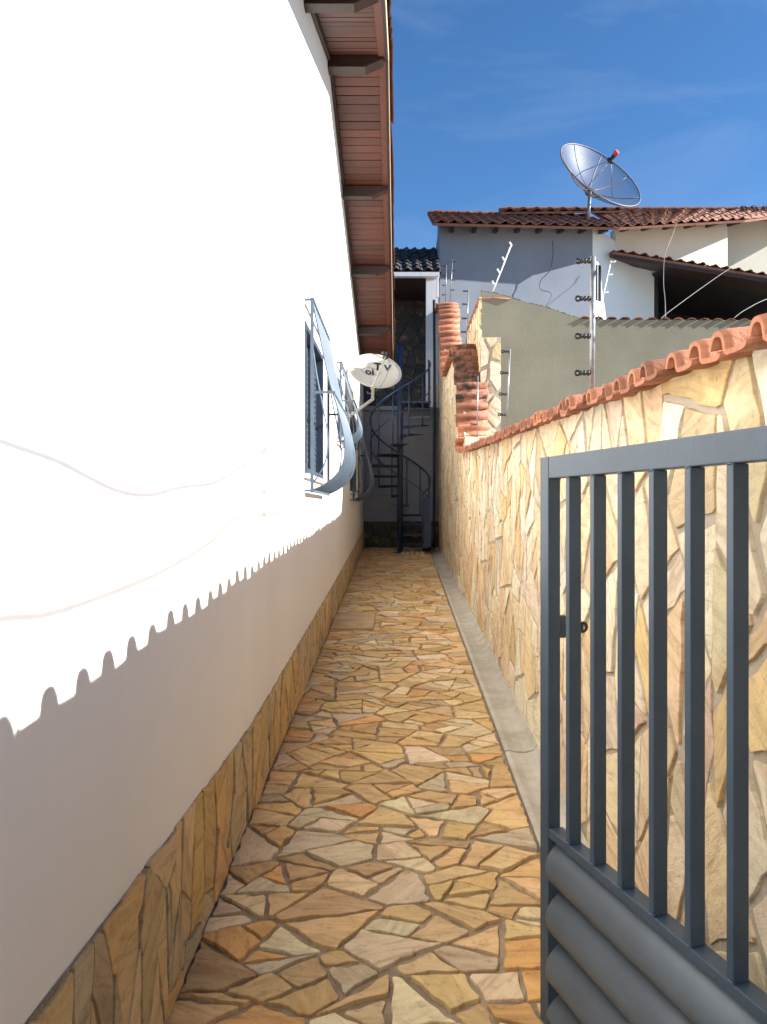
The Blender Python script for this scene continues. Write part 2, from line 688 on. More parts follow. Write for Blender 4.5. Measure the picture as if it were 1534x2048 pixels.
def rough_outline(poly, rg, step=0.07, amp=0.006):
    """chip the corners and wobble the edges"""
    n = len(poly)
    cut = []
    for i in range(n):
        a, b, c = poly[i - 1], poly[i], poly[(i + 1) % n]
        la = math.hypot(a[0] - b[0], a[1] - b[1])
        lc = math.hypot(c[0] - b[0], c[1] - b[1])
        if la < 0.02 or lc < 0.02:
            if la > 0.006:
                cut.append(b)
            continue
        k = rg.uniform(0.002, 0.016)
        ka, kc = min(k * rg.uniform(.4, 1.2), la * .3), min(k * rg.uniform(.4, 1.2), lc * .3)
        cut.append((b[0] + (a[0] - b[0]) / la * ka, b[1] + (a[1] - b[1]) / la * ka))
        cut.append((b[0] + (c[0] - b[0]) / lc * kc, b[1] + (c[1] - b[1]) / lc * kc))
    out = []
    n = len(cut)
    for i in range(n):
        a, b = cut[i], cut[(i + 1) % n]
        L = math.hypot(b[0] - a[0], b[1] - a[1])
        if L < 1e-5:
            continue
        m = max(1, min(7, int(L / step)))
        nx, ny = -(b[1] - a[1]) / L, (b[0] - a[0]) / L
        for k in range(m):
            t = k / m
            w = rg.uniform(-amp * .4, amp) if k else 0
            out.append((a[0] + (b[0] - a[0]) * t + nx * w, a[1] + (b[1] - a[1]) * t + ny * w))
    return out


def slab_geo(poly, rg, thick, fn, cu, cv):
    """verts (fn maps u,v,h to world offset from the slab's centre), faces, uvs"""
    th = thick * rg.uniform(0.45, 1.4)
    tu, tv = rg.uniform(-.02, .02), rg.uniform(-.02, .02)
    n = len(poly)
    inset = rg.uniform(0.0015, 0.0035)
    rings = []
    for lvl in range(3):
        ring = []
        for (u, v) in poly:
            du, dv = u - cu, v - cv
            d = math.hypot(du, dv) or 1
            if lvl == 0:
                h, k = -0.012, 1.0
            elif lvl == 1:
                h, k = th - 0.0025 + du * tu + dv * tv, 1.0
            else:
                h, k = th + du * tu + dv * tv, max(0.5, 1 - inset / d)
            ring.append((cu + du * k, cv + dv * k, h))
        rings.append(ring)
    uvh = [p for r in rings for p in r]
    faces = []
    for l in range(2):
        for i in range(n):
            j = (i + 1) % n
            faces.append((l * n + i, l * n + j, (l + 1) * n + j, (l + 1) * n + i))
    faces.append(tuple(range(2 * n, 3 * n)))
    ang = rg.gauss(0, 0.6)
    ox, oy = rg.uniform(0, 50), rg.uniform(0, 50)
    ca, sa = math.cos(ang), math.sin(ang)
    verts = [fn(*p) for p in uvh]
    uvs = [((p[0] - cu) * ca - (p[1] - cv) * sa + ox, (p[0] - cu) * sa + (p[1] - cv) * ca + oy) for p in uvh]
    return verts, faces, uvs


def fill_attrs(me, uvs, tints):
    uvl = me.uv_layers.new(name='slab')
    buf = []
    for lp in me.loops:
        buf += uvs[lp.vertex_index]
    uvl.data.foreach_set('uv', buf)
    at = me.attributes.new('tint', 'FLOAT_COLOR', 'POINT')
    buf = []
    for t in tints:
        buf += (t[0], t[1], t[2], 1.0)
    at.data.foreach_set('color', buf)


def pick(pal, rg):
    c = rg.choice(pal)
    k = rg.uniform(0.86, 1.14)
    return tuple(min(0.8, x * k * rg.uniform(0.96, 1.04)) for x in c)


def lay_slabs(cell_list, rg, fn, thick, pal, parent, single, rest, flip=False, limit=300, weight=None, step=0.07, amp=0.006):
    """each slab an object named single; those past the limit joined into one part named rest"""
    items = []
    for poly, A in cell_list:
        cu = sum(p[0] for p in poly) / len(poly)
        cv = sum(p[1] for p in poly) / len(poly)
        w = Vector(fn(cu, cv, 0))
        items.append((-(weight(w, A) if weight else A / max(1, w.length_squared)), cu, cv, poly))
    items.sort(key=lambda t: t[0])
    jv, jf, juv, jt = [], [], [], []
    for idx, (_, cu, cv, poly) in enumerate(items):
        out = rough_outline(poly, rg, step, amp)
        if len(out) < 3:
            continue
        vs, fs, uvs = slab_geo(out, rg, thick, fn, cu, cv)
        if flip:
            fs = [tuple(reversed(f)) for f in fs]
        tint = pick(pal, rg)
        if idx < limit:
            o0 = Vector(fn(cu, cv, 0))
            me = bpy.data.meshes.new(single)
            me.from_pydata([tuple(Vector(v) - o0) for v in vs], [], fs)
            fill_attrs(me, uvs, [tint] * len(vs))
            me.materials.append(M['stone'])
            link_mesh(single, me, None, parent, Matrix.Translation(o0))
        else:
            b = len(jv)
            jv += [tuple(v) for v in vs]
            jf += [tuple(i + b for i in f) for f in fs]
            juv += uvs
            jt += [tint] * len(vs)
    if jv:
        me = bpy.data.meshes.new(rest)
        me.from_pydata(jv, [], jf)
        fill_attrs(me, juv, jt)
        me.materials.append(M['stone'])
        o = link_mesh(rest, me, None, parent)
        o['kind'] = 'stuff'


PAL_FLOOR = [(0.66, 0.46, 0.22), (0.70, 0.52, 0.28), (0.60, 0.40, 0.175), (0.73, 0.58, 0.36), (0.67, 0.475, 0.225),
             (0.60, 0.50, 0.34), (0.66, 0.385, 0.145), (0.73, 0.60, 0.40), (0.66, 0.45, 0.20), (0.52, 0.365, 0.185), (0.70, 0.49, 0.24)]
PAL_WALL = [(0.72, 0.60, 0.41), (0.76, 0.67, 0.51), (0.72, 0.57, 0.35), (0.77, 0.70, 0.57), (0.73, 0.56, 0.35),
            (0.77, 0.69, 0.53), (0.70, 0.55, 0.43), (0.70, 0.51, 0.27), (0.76, 0.63, 0.43)]
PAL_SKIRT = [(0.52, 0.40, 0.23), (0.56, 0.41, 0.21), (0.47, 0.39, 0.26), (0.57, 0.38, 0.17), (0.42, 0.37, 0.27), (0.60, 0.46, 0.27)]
PAL_SHADED = [(0.075, 0.065, 0.05), (0.095, 0.075, 0.05), (0.06, 0.055, 0.045), (0.10, 0.078, 0.053)]  # rear stones, with the shade of the covered terrace mixed into their tints

# ------------------------------------------------------------------ ground and alley floor
XL, XR, XG = -0.69, 0.80, 0.60          # house wall, boundary wall, gutter edge
GRADE, Z0 = 0.0585, -1.633


def zf(y):
    return Z0 + GRADE * y


gb = MB()
gb.add([(-600, -600, -2.1), (600, -600, -2.1), (600, 600, -2.1), (-600, 600, -2.1)], [(0, 1, 2, 3)])
structure(gb.build('ground', M['ground'], fix=False))

fb = MB()
fb.box(XL - .02, XG, -4.0, 15.3, -2.05, 0, lambda x, y, z: (x, y, zf(y) + (z if z < -1 else -0.004)))
floor = structure(fb.build('path', M['mortar']))
rg = random.Random(5)
dom = [(XL + 0.004, 1.55), (XG - 0.006, 1.55), (XG - 0.006, 15.25), (XL + 0.004, 15.25)]
lay_slabs(crazy(dom, 0.42, 0.041, rg, 0.76, (0.005, 0.024)), rg, lambda u, v, h: (u, v, zf(v) + h), 0.009, PAL_FLOOR, floor,
          'paving_stone', 'far_paving_stones', amp=0.011, step=0.035)

# gutter of concrete segments along the boundary wall
gut = MB()
gut.box(XG + .003, XR + .02, -4, 15.3, -0.4, -0.05, lambda x, y, z: (x, y, zf(y) + z))
gutter = structure(gut.build('gutter', M['mortar']))
y = -0.5
k = 0
while y < 15.2:
    L = rnd.uniform(0.5, 0.75)
    y2 = min(y + L - 0.006, 15.25)
    s = MB()
    prof = [(XG + .006, 0.0), (XG + .03, 0.006), (XG + .07, -0.004), (XG + .12, -0.006), (XG + .17, 0.006), (XR - .004, 0.045),
            (XR - .004, -0.06), (XG + .006, -0.06)]
    dz = rnd.uniform(-.003, .003)
    s.prism(prof, lambda a, b: (a, y, zf(y) + b + dz), lambda a, b: (a, y2, zf(y2) + b + dz))
    s.build('gutter_segment', M['concrete'], gutter, bevel=0.004)
    y += L
    k += 1

# loose access slab in the paving
hc = MB()
hc.box(XL + .02, XL + .44, 7.55, 8.25, 0.004, 0.035, lambda x, y, z: (x, y, zf(y) + z))
cvm = noisy('cover_stone', (0.42, 0.29, 0.15), (0.56, 0.40, 0.22), 6, 0.8, 0.3, 60, 'World')
o = hc.build('inspection_cover', cvm, bevel=0.004)
tag(o, 'rectangular stone cover slab standing slightly proud in the paving at the house wall', 'drain cover')

# ------------------------------------------------------------------ white house on the left
APEX_Y, APEX_Z = 7.6, 4.33


def zb(y):                                   # underside of the purlins along the gable
    return APEX_Z - (0.33 * (APEX_Y - y) if y < APEX_Y else 0.258 * (y - APEX_Y))


def zs(y):                                   # soffit
    return zb(y) + 0.13


house = thing('house', 'white plastered house with brown timber gable overhang and barred windows', 'house', (-2.5, 6, -1.6))
YN, YF = -3.0, 15.15
WIN = [(5.64, 6.96, 0.27, 1.39), (8.66, 9.36, 0.86, 1.50), (10.95, 12.25, 0.27, 1.39)]
hw = MB()
ys = sorted([YN, APEX_Y, YF] + [w[0] for w in WIN] + [w[1] for w in WIN])
for a, b in zip(ys[:-1], ys[1:]):
    w = [q for q in WIN if q[0] <= a + 1e-6 and b <= q[1] + 1e-6]
    za, zbm = zs(a) - 0.002, zs(b) - 0.002
    lo = -2.05
    if w:
        w = w[0]
        hw.add([(XL, a, lo), (XL, b, lo), (XL, b, w[2]), (XL, a, w[2])], [(0, 3, 2, 1)])
        hw.add([(XL, a, w[3]), (XL, b, w[3]), (XL, b, zbm), (XL, a, za)], [(0, 3, 2, 1)])
        d = XL - 0.12
        for q in ([(XL, a, w[2]), (XL, b, w[2]), (d, b, w[2]), (d, a, w[2])], [(XL, a, w[3]), (XL, b, w[3]), (d, b, w[3]), (d, a, w[3])],
                  [(XL, a, w[2]), (XL, a, w[3]), (d, a, w[3]), (d, a, w[2])], [(XL, b, w[2]), (XL, b, w[3]), (d, b, w[3]), (d, b, w[2])],
                  [(d, a, w[2]), (d, b, w[2]), (d, b, w[3]), (d, a, w[3])]):
            hw.add(q, [(0, 1, 2, 3)])
    else:
        hw.add([(XL, a, lo), (XL, b, lo), (XL, b, zbm), (XL, a, za)], [(0, 3, 2, 1)])
XB = -5.0
hw.add([(XL, YF, -2.05), (XB, YF, -2.05), (XB, YF, zs(YF)), (XL, YF, zs(YF))], [(0, 1, 2, 3)])
hw.add([(XL, YN, -2.05), (XB, YN, -2.05), (XB, YN, zs(YN)), (XL, YN, zs(YN))], [(0, 3, 2, 1)])
hw.build('wall', M['plaster'], house)

# roof: slab, soffit boards, purlins, trim, fascia, verge tiles
XO = -0.125
ENDY = 15.4
rs = MB()
for a, b in ((YN - .4, APEX_Y), (APEX_Y, ENDY)):
    rs.add([(XB, a, zs(a) + .03), (XO, a, zs(a) + .03), (XO, b, zs(b) + .03), (XB, b, zs(b) + .03),
            (XB, a, zs(a) + .10), (XO, a, zs(a) + .10), (XO, b, zs(b) + .10), (XB, b, zs(b) + .10)],
           [(0, 3, 2, 1), (4, 5, 6, 7), (0, 1, 5, 4), (1, 2, 6, 5), (2, 3, 7, 6), (3, 0, 4, 7)])
roof = rs.build('roof', M['wood_dark'], house)


def sof(x, y, h):
    return (x, y, zs(y) + h)


y = 3.0
while y < ENDY - .1:
    wd = 0.118 + rnd.uniform(-.004, .004)
    bb = MB()
    h = rnd.uniform(0.0, 0.005)
    bb.box(XL + .035, XO - .075, y, y + wd - rnd.uniform(.007, .013), h, 0.027, sof)
    bb.build('soffit_board', M['wood'], roof)
    y += wd
PUR = [3.75, 5.64, 7.55, 9.475, 11.17, 12.94, 14.7]
for i, py_ in enumerate(PUR):
    t = 0.075 if i == 2 else 0.055
    prof = [(XL - .02, -0.135), (XO - .20, -0.135), (XO - .02, -0.055), (XO - .02, -0.004), (XL - .02, -0.004)]
    pb = MB()
    pb.prism(prof, lambda a, b: (a, py_ - t, zs(py_) + b), lambda a, b: (a, py_ + t, zs(py_) + b))
    pb.build('purlin', M['wood_dark'], roof, bevel=0.004)
for a, b in zip(PUR[:-1], PUR[1:]):
    segs = [(a + .08, b - .08)] if not (a < APEX_Y < b) else [(max(a + .08, APEX_Y), b - .08)]
    for c, d in segs:
        tb = MB()
        tb.box(XL + .002, XL + .032, c, d, -0.055, 0.02, sof)
        tb.build('wall_trim', M['wood_dark'], roof)
for a, b in ((2.6, APEX_Y), (APEX_Y + .002, ENDY)):
    tb = MB()
    tb.box(XO - .072, XO - .003, a, b, -0.012, 0.026, sof)
    tb.build('edge_board', M['wood'], roof)
    tb = MB()
    tb.box(XO, XO + .022, a, b, -0.03, 0.12, sof)
    tb.build('fascia_board', M['wood_dark'], roof)
    tb = MB()
    tb.box(XO + .024, XO + .030, a, b, -0.034, 0.06, sof)
    tb.build('flashing', M['flash'], roof)
# verge tiles
vt = MB()
arc = []
for k in range(7):
    t = math.pi * k / 6
    arc.append((math.cos(t) * 0.055, math.sin(t) * 0.05))
inn = [(x * .8, z * .8 - .001) for x, z in reversed(arc)]
vt.prism(arc + inn, lambda a, b: (a, 0, b), lambda a, b: (a * 1.14, 0.40, b * 1.14))
vme = vt.mesh('verge_tile')
for side in (0, 1):
    y = 2.6 if side == 0 else ENDY
    while (y < APEX_Y) if side == 0 else (y > APEX_Y):
        sl = math.atan(0.33 if side == 0 else 0.258)
        mtx = Matrix.Translation((XO + 0.004 + rnd.uniform(-.008, .010), y, zs(y) + 0.105 + rnd.uniform(0, .008)))
        if side == 0:
            mtx = mtx @ Euler((sl + .045, 0, rnd.uniform(-.03, .03))).to_matrix().to_4x4()
            # the wide end points down the slope
            mtx = mtx @ Matrix.Translation((0, .4, 0)) @ Euler((0, 0, math.pi)).to_matrix().to_4x4()
            y += 0.34
        else:
            mtx = mtx @ Euler((-sl - .045, 0, rnd.uniform(-.03, .03))).to_matrix().to_4x4() @ Matrix.Translation((0, -.4, 0))
            y -= 0.34
        link_mesh('verge_tile', vme, M['roof_old'], roof, mtx)

# skirting stones
sk = MB()
SKT = [(-0.5, -0.93), (1.4, -0.935), (2.7, -0.985), (3.54, -1.035), (4.5, -0.955), (8.4, -0.765), (YF, -0.38)]


def skz(y):
    for (a, za), (b, zb2) in zip(SKT[:-1], SKT[1:]):
        if y <= b:
            return za + (zb2 - za) * (y - a) / (b - a)
    return SKT[-1][1]


for (a, za), (b, zb2) in zip(SKT[:-1], SKT[1:]):
    sk.add([(XL + .004, a, -2.0), (XL + .004, b, -2.0), (XL + .004, b, zb2 - .01), (XL + .004, a, za - .01)], [(0, 3, 2, 1)])
skirt = sk.build('skirting', M['mortar'], house, fix=False)
rg = random.Random(8)
allc = []
for (a, za), (b, zb2) in (((0.6, -.93), (3.54, -1.0)), ((3.545, -1.0), (8.4, -.765)), ((8.405, -.765), (YF - .01, -.38))):
    d = [(a, zf(a) + .012), (b, zf(b) + .012), (b, zb2), (a, za)]
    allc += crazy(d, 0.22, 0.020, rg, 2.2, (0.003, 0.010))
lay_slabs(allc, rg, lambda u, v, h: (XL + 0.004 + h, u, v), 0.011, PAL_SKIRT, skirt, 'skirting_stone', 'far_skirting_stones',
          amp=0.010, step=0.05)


# windows: louvred shutters in a painted frame
def window(a, b, z0, z1, leaves):
    fr = MB()
    x0, x1 = XL - 0.11, XL + 0.012
    t = 0.045
    fr.box(x0, x1, a, a + t, z0, z1).box(x0, x1, b - t, b, z0, z1)
    fr.box(x0, x1 - .002, a + t, b - t, z1 - t, z1 - .0005).box(x0, x1 - .002, a + t, b - t, z0 + .0005, z0 + t)
    win = fr.build('window', M['shutter'], house, bevel=0.003)
    g = MB()
    g.box(XL - .115, XL - .10, a + .01, b - .01, z0 + .01, z1 - .01)
    g.build('pane', M['glass'], win)
    w = (b - a - 2 * t) / leaves
    for i in range(leaves):
        s = a + t + i * w
        e = s + w
        lf = MB()
        xa, xb = XL - .055 - (i % 2) * .022, XL - .03 - (i % 2) * .022
        lf.box(xa, xb, s + .004, s + .052, z0 + t + .003, z1 - t - .003)
        lf.box(xa, xb, e - .052, e - .004, z0 + t + .003, z1 - t - .003)
        lf.box(xa, xb - .001, s + .052, e - .052, z0 + t + .003, z0 + t + .07)
        lf.box(xa, xb - .001, s + .052, e - .052, z1 - t - .07, z1 - t - .003)
        lf.build('shutter_leaf', M['shutter'], win, bevel=0.002)
        zz = z0 + t + .085
        while zz < z1 - t - .09:
            sl = MB()
            sl.add([(xa + .002, s + .05, zz + .028), (xa + .002, e - .05, zz + .028), (xb + .008, e - .05, zz), (xb + .008, s + .05, zz),
                    (xa + .002, s + .05, zz + .036), (xa + .002, e - .05, zz + .036), (xb + .008, e - .05, zz + .008), (xb + .008, s + .05, zz + .008)],
                   [(0, 3, 2, 1), (4, 5, 6, 7), (0, 1, 5, 4), (1, 2, 6, 5), (2, 3, 7, 6), (3, 0, 4, 7)])
            sl.build('louvre_slat', M['grille'], win)
            zz += 0.048
    sl = MB()
    sl.box(XL - .02, XL + .035, a - .04, b + .04, z0 - .035, z0 - .002)
    sl.build('window_sill', M['plaster'], win, bevel=0.004)


PROF = [(-.636, 1.545), (-.605, 1.40), (-.572, 1.244), (-.508, .946), (-.448, .747), (-.405, .560), (-.395, .44), (-.410, .345), (-.455, .262),
        (-.534, .196), (-.600, .160), (-.644, .147)]
INN = [(-.630, 1.18), (-.600, .98), (-.560, .78), (-.525, .58), (-.522, .45), (-.548, .33), (-.60, .24), (-.644, .19)]


def grille(a, b, z0, z1, nb):
    za, zt = 0.147, 1.545
    sc = (z1 - z0) / (zt - za)

    def pr(p):
        return [(XL + (x - XL) * (0.55 + 0.45 * sc if sc < 1 else 1), z0 + (z - za) * sc) for x, z in p]

    P = pr(PROF)
    prof = [(p.x, p.z) for p in smooth_path([(x, 0, z) for x, z in P], 5)]
    fr = MB()
    xb = P[0][0]
    for yy in (a, b):
        fr.box(xb - .012, xb + .012, yy - .006, yy + .006, z0 - .02, z1 + .02)
        fr.box(XL - .01, xb - .012, yy - .010, yy + .010, z1 - .004, z1 + .012)
        fr.box(XL - .01, xb - .012, yy - .010, yy + .010, z0 - .012, z0 + .004)
    fr.box(xb - .012, xb + .016, a + .006, b - .006, z1 - .010, z1 + .014)
    fr.box(xb - .012, xb + .016, a + .006, b - .006, z0 - .016, z0 + .006)
    g = fr.build('window_grille', M['grille'], house)
    for i in range(nb):
        yy = a + .018 + (b - a - .036) * i / (nb - 1)
        t = MB()
        t.tube([(x, yy, z) for x, z in prof], 0.0072, 6)
        t.build('grille_bar', M['grille'], g)
    # cross strip half way down, returned to the end posts
    zm = z0 + (z1 - z0) * 0.515
    xm = min(prof, key=lambda q: abs(q[1] - zm) + (10 if q[1] < z0 + (z1 - z0) * .3 else 0))[0]
    t = MB()
    t.box(xm + .008, xm + .013, a, b, zm - .010, zm + .010)
    for yy in (a, b):
        t.box(xb + .013, xm + .008, yy - .003, yy + .003, zm - .010, zm + .010)
    t.build('cross_strip', M['grille'], g)
    for yy in (a + .004, b - .004):
        t = MB()
        t.tube([(p.x, yy, p.z) for p in smooth_path([(x, 0, z) for x, z in pr(INN)], 5)], 0.006, 6)
        t.build('scroll_bar', M['grille'], g)


window(*WIN[0], 4)
window(*WIN[1], 2)
window(*WIN[2], 4)
grille(5.66, 6.98, 0.147, 1.545, 12)
grille(8.58, 9.42, 0.77, 1.64, 8)
grille(10.9, 12.3, 0.147, 1.545, 12)

# ------------------------------------------------------------------ boundary wall on the right
def zc(y):                                    # bed of the low coping
    return 0.275 + 0.046 * y


PATH = [(-3.15, zc(-3.15)), (4.0, zc(4.0)), (9.05, zc(9.05)), (9.32, 0.95), (9.62, 1.45), (9.85, 1.80), (10.15, 2.08), (10.6, 2.2),
        (12.9, 2.25), (13.25, 2.55), (13.7, 3.15), (14.05, 3.58), (14.4, 3.82), (14.9, 3.88), (15.3, 3.88)]
swall = thing('boundary_wall', 'long boundary wall faced with cream split stone and capped with clay tiles', 'wall', (.9, 6, -1.6))
cb = MB()
XW = 1.06
for (a, za), (b, zb2) in zip(PATH[:-1], PATH[1:]):
    cb.add([(XR, a, -2.05), (XR, b, -2.05), (XR, b, zb2), (XR, a, za)], [(0, 1, 2, 3)])
    cb.add([(XW, a, -2.05), (XW, b, -2.05), (XW, b, zb2), (XW, a, za)], [(0, 3, 2, 1)])
    cb.add([(XR, a, za), (XR, b, zb2), (XW, b, zb2), (XW, a, za)], [(0, 1, 2, 3)])
cb.add([(XR, -3.15, -2.05), (XW, -3.15, -2.05), (XW, -3.15, zc(-3.15)), (XR, -3.15, zc(-3.15))], [(0, 1, 2, 3)])
cb.add([(XR, 15.3, -2.05), (XW, 15.3, -2.05), (XW, 15.3, 3.88), (XR, 15.3, 3.88)], [(0, 3, 2, 1)])
core = cb.build('wall_core', M['wall_mortar'], swall)
rg = random.Random(21)
allc = []


def section(a, b, za, zb2, r=0.20, st=2.0):
    d = [(a, zf(a) + .03), (b, zf(b) + .03), (b, zb2 + .014), (a, za + .014)]
    return crazy(d, r * 2.0, r * r * 0.85, rg, st, (0.010, 0.030))


allc += section(-0.6, 3.0, zc(-.6), zc(3.0), 0.27, 1.45)
allc += section(3.005, 9.1, zc(3.0), zc(9.1), 0.25, 1.5)
allc += section(9.105, 10.2, zc(9.1), 2.0, 0.24, 1.4)
allc += section(10.205, 13.0, 2.18, 2.2, 0.25, 1.4)
allc += section(13.005, 14.2, 2.2, 3.55, 0.25, 1.4)
allc += section(14.205, 15.25, 3.6, 3.8, 0.25, 1.4)
lay_slabs(allc, rg, lambda u, v, h: (XR - h, u, v), 0.009, PAL_WALL, core, 'facing_stone', 'far_facing_stones', flip=True,
          weight=lambda w, A: A * 0.8 / w.length ** 3 if w.y > 0.9 else A * 0.01, amp=0.011, step=0.05)

# coping tiles: pan and roll, laid across the wall
ctl = [(0.000, .016), (0.004, .009), (0.012, .006), (0.045, .005), (0.084, .006), (0.093, .011), (0.097, .028), (0.102, .041), (0.110, .049),
       (0.122, .053), (0.136, .053), (0.148, .048), (0.156, .038), (0.161, .028), (0.163, .022)]


def offset_line(pl, d):
    out = []
    for i, p in enumerate(pl):
        a = pl[max(0, i - 1)]
        b = pl[min(len(pl) - 1, i + 1)]
        l = math.hypot(b[0] - a[0], b[1] - a[1])
        out.append((p[0] - (b[1] - a[1]) / l * d, p[1] + (b[0] - a[0]) / l * d))
    return out


def coping_tile_mesh(name, mat):
    up = offset_line(ctl, 0.006)
    dn = offset_line(ctl, -0.006)
    poly = dn + list(reversed(up))
    t = MB()
    nn = len(ctl)
    # three stations along the length so that the tile dips and flares a little at its ends
    st = [(-0.195, -0.018, 1.00), (-0.17, -0.014, 1.02), (0.0, 0.0, 1.0), (0.20, -0.012, 0.97)]
    rings = []
    for (xx, dz, k) in st:
        rings.append([(xx, (p[0] - .083) * k, p[1] * k + dz) for p in poly])
    v = [q for r_ in rings for q in r_]
    m = len(poly)
    f = []
    for i in range(len(st) - 1):
        for k in range(m):
            k2 = (k + 1) % m
            f.append((i * m + k, i * m + k2, (i + 1) * m + k2, (i + 1) * m + k))
    t.add(v, f, True)
    caps = []
    for i in range(nn - 1):
        caps.append((i, i + 1, m - 2 - i, m - 1 - i))
    t.add(rings[0], caps)
    t.add(rings[-1], [tuple(reversed(c)) for c in caps])
    me = t.mesh(name)
    me.materials.append(mat)
    # keep rims crisp
    return me


tile_a = coping_tile_mesh('coping_tile', M['terracotta'])
tile_b = coping_tile_mesh('mouldy_coping_tile', M['terracotta_mould'])
# walk the path by arc length
seg = []
fine = []
pp = smooth_path([(0, a, b) for a, b in PATH], 14)
acc = 0.0
dist = [0.0]
for a, b in zip(pp[:-1], pp[1:]):
    acc += (b - a).length
    dist.append(acc)
s = 3.5
pitch = 0.163
i = 0
while s < acc - 0.1:
    while dist[i + 1] < s:
        i += 1
    t = (s - dist[i]) / (dist[i + 1] - dist[i])
    p = pp[i].lerp(pp[i + 1], t)
    d = (pp[i + 1] - pp[i]).normalized()
    ang = math.atan2(d.z, d.y)
    steep = ang > 0.25
    jit = rnd.uniform
    mtx = Matrix.Translation((0.905 + jit(-.018, .018), p.y, p.z + 0.008 + jit(-.004, .004))) @ \
        Euler((ang + jit(-.04, .04), jit(-.02, .02) - 0.035, jit(-.05, .05))).to_matrix().to_4x4()
    mouldy = 9.55 < p.y < 11.0
    link_mesh('coping_tile', tile_b if mouldy else tile_a, None, core, mtx)
    s += pitch

# ------------------------------------------------------------------ gate
PHI = math.atan2(447.0, F)
gs, gc = math.sin(PHI), math.cos(PHI)
GX, GY = 283 * 2.2 / F, 2.2
gate = thing('gate', 'open blue-grey steel gate with upright bars over a corrugated panel', 'gate', (GX, GY, zf(GY)))


def G(t, q, z):
    return (GX + gs * t + gc * q, GY - gc * t + gs * q, z)


GT, GB, GM, GD, GL = 0.150, -1.455, -0.890, 0.038, 1.41
for t0, t1 in ((0, .050), (GL - .05, GL)):
    b = MB()
    b.box(t0, t1, 0, GD, GB, GT, G)
    b.build('stile', M['gate'], gate, bevel=0.0025)
b = MB()
b.box(.0505, GL - .0505, 0.0005, GD - .0005, GT - .062, GT - .0005, G)
b.build('top_rail', M['gate'], gate, bevel=0.0025)
b = MB()
b.box(.0505, GL - .0505, 0.0005, GD + .006, GM - .026, GM, G)
b.build('middle_rail', M['gate'], gate, bevel=0.0025)
b = MB()
b.box(.0505, GL - .0505, 0.0005, GD - .0005, GB + .0005, GB + .045, G)
b.build('bottom_rail', M['gate'], gate, bevel=0.0025)
t = 0.1483
while t < GL - .09:
    b = MB()
    b.box(t, t + .0195, 0.001, GD - .001, GM + .0005, GT - .0625, G)
    b.build('bar', M['gate'], gate, bevel=0.002)
    t += 0.1248
t = 0.1483
while t < GL - .09:
    for zz in (GM + .001, GT - .0635):
        b = MB()
        b.tube([G(t - .001, 0.004, zz), G(t + .010, 0.0005, zz + rnd.uniform(-.001, .001)), G(t + .0205, 0.004, zz)], [.0022, .0032, .0022], 6)
        b.build('weld_bead', M['gate'], gate)
    t += 0.1248
b = MB()
vv, ff = [], []
ztop, zbot = GM - .032, GB + .047
nz_ = 96
per = 0.142
for i in range(nz_ + 1):
    z = ztop + (zbot - ztop) * i / nz_
    ph = ((ztop - z) / per) % 1.0
    q = 0.046 - 0.060 * (max(0.0, math.sin(math.pi * ph)) ** 0.6)
    for tt in (0.062, GL - .052):
        vv.append(G(tt, q, z))
for i in range(nz_):
    ff.append((2 * i, 2 * i + 1, 2 * i + 3, 2 * i + 2))
b.add(vv, ff, True)
o = b.build('corrugated_panel', M['panel'], gate)
sm = o.modifiers.new('thick', 'SOLIDIFY')
sm.thickness = 0.0015
b = MB()
b.box(0.012, 0.040, GD, GD + .034, -0.362, -0.300, G)
lt = b.build('latch_plate', M['gate'], gate, bevel=0.002)
b = MB()
b.box(0.022, 0.028, GD + .034, GD + .085, -0.352, -0.322, G)
b.torus(G(0.025, GD + .085, -0.337), (gs, -gc, 0), 0.012, 0.005)
b.build('latch_eye', M['black'], lt)

# ------------------------------------------------------------------ rear building with covered terrace
YB = 15.15
rear = thing('rear_building', 'shaded two storey rear block with covered upper terrace closing the alley', 'building', (0, 16, zf(15)))
b = MB()
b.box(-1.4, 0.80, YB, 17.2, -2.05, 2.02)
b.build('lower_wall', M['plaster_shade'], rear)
b = MB()
b.box(0.545, 0.785, YB - .004, YB + .22, 2.03, 4.60)
b.build('pillar', M['white_paint'], rear)
b = MB()
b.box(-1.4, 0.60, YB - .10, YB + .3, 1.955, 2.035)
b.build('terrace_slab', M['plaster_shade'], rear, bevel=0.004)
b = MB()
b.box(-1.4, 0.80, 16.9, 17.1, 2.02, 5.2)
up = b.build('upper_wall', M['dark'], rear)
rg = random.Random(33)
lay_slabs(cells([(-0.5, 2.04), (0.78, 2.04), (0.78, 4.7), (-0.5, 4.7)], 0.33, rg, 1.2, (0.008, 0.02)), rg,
          lambda u, v, h: (u, 16.9 - h, v), 0.012, PAL_SHADED, up, 'facing_stone', 'rest', flip=False)
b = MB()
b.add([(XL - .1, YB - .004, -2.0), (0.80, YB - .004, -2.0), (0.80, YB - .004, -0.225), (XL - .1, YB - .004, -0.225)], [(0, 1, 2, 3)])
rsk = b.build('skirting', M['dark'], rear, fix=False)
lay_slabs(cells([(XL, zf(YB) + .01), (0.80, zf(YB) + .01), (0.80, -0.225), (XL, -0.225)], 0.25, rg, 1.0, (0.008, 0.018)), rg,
          lambda u, v, h: (u, YB - .004 - h, v), 0.010, PAL_SHADED, rsk, 'skirting_stone', 'rest', flip=False)
b = MB()
b.box(-1.4, 0.83, YB - .02, 17.1, 4.60, 4.64)
b.build('terrace_ceiling', M['wood_dark'], rear)
b = MB()
prof = [(0, 0), (.13, 0), (.13, .10), (.12, .10), (.12, .012), (.012, .012), (.012, .08), (0, .08)]
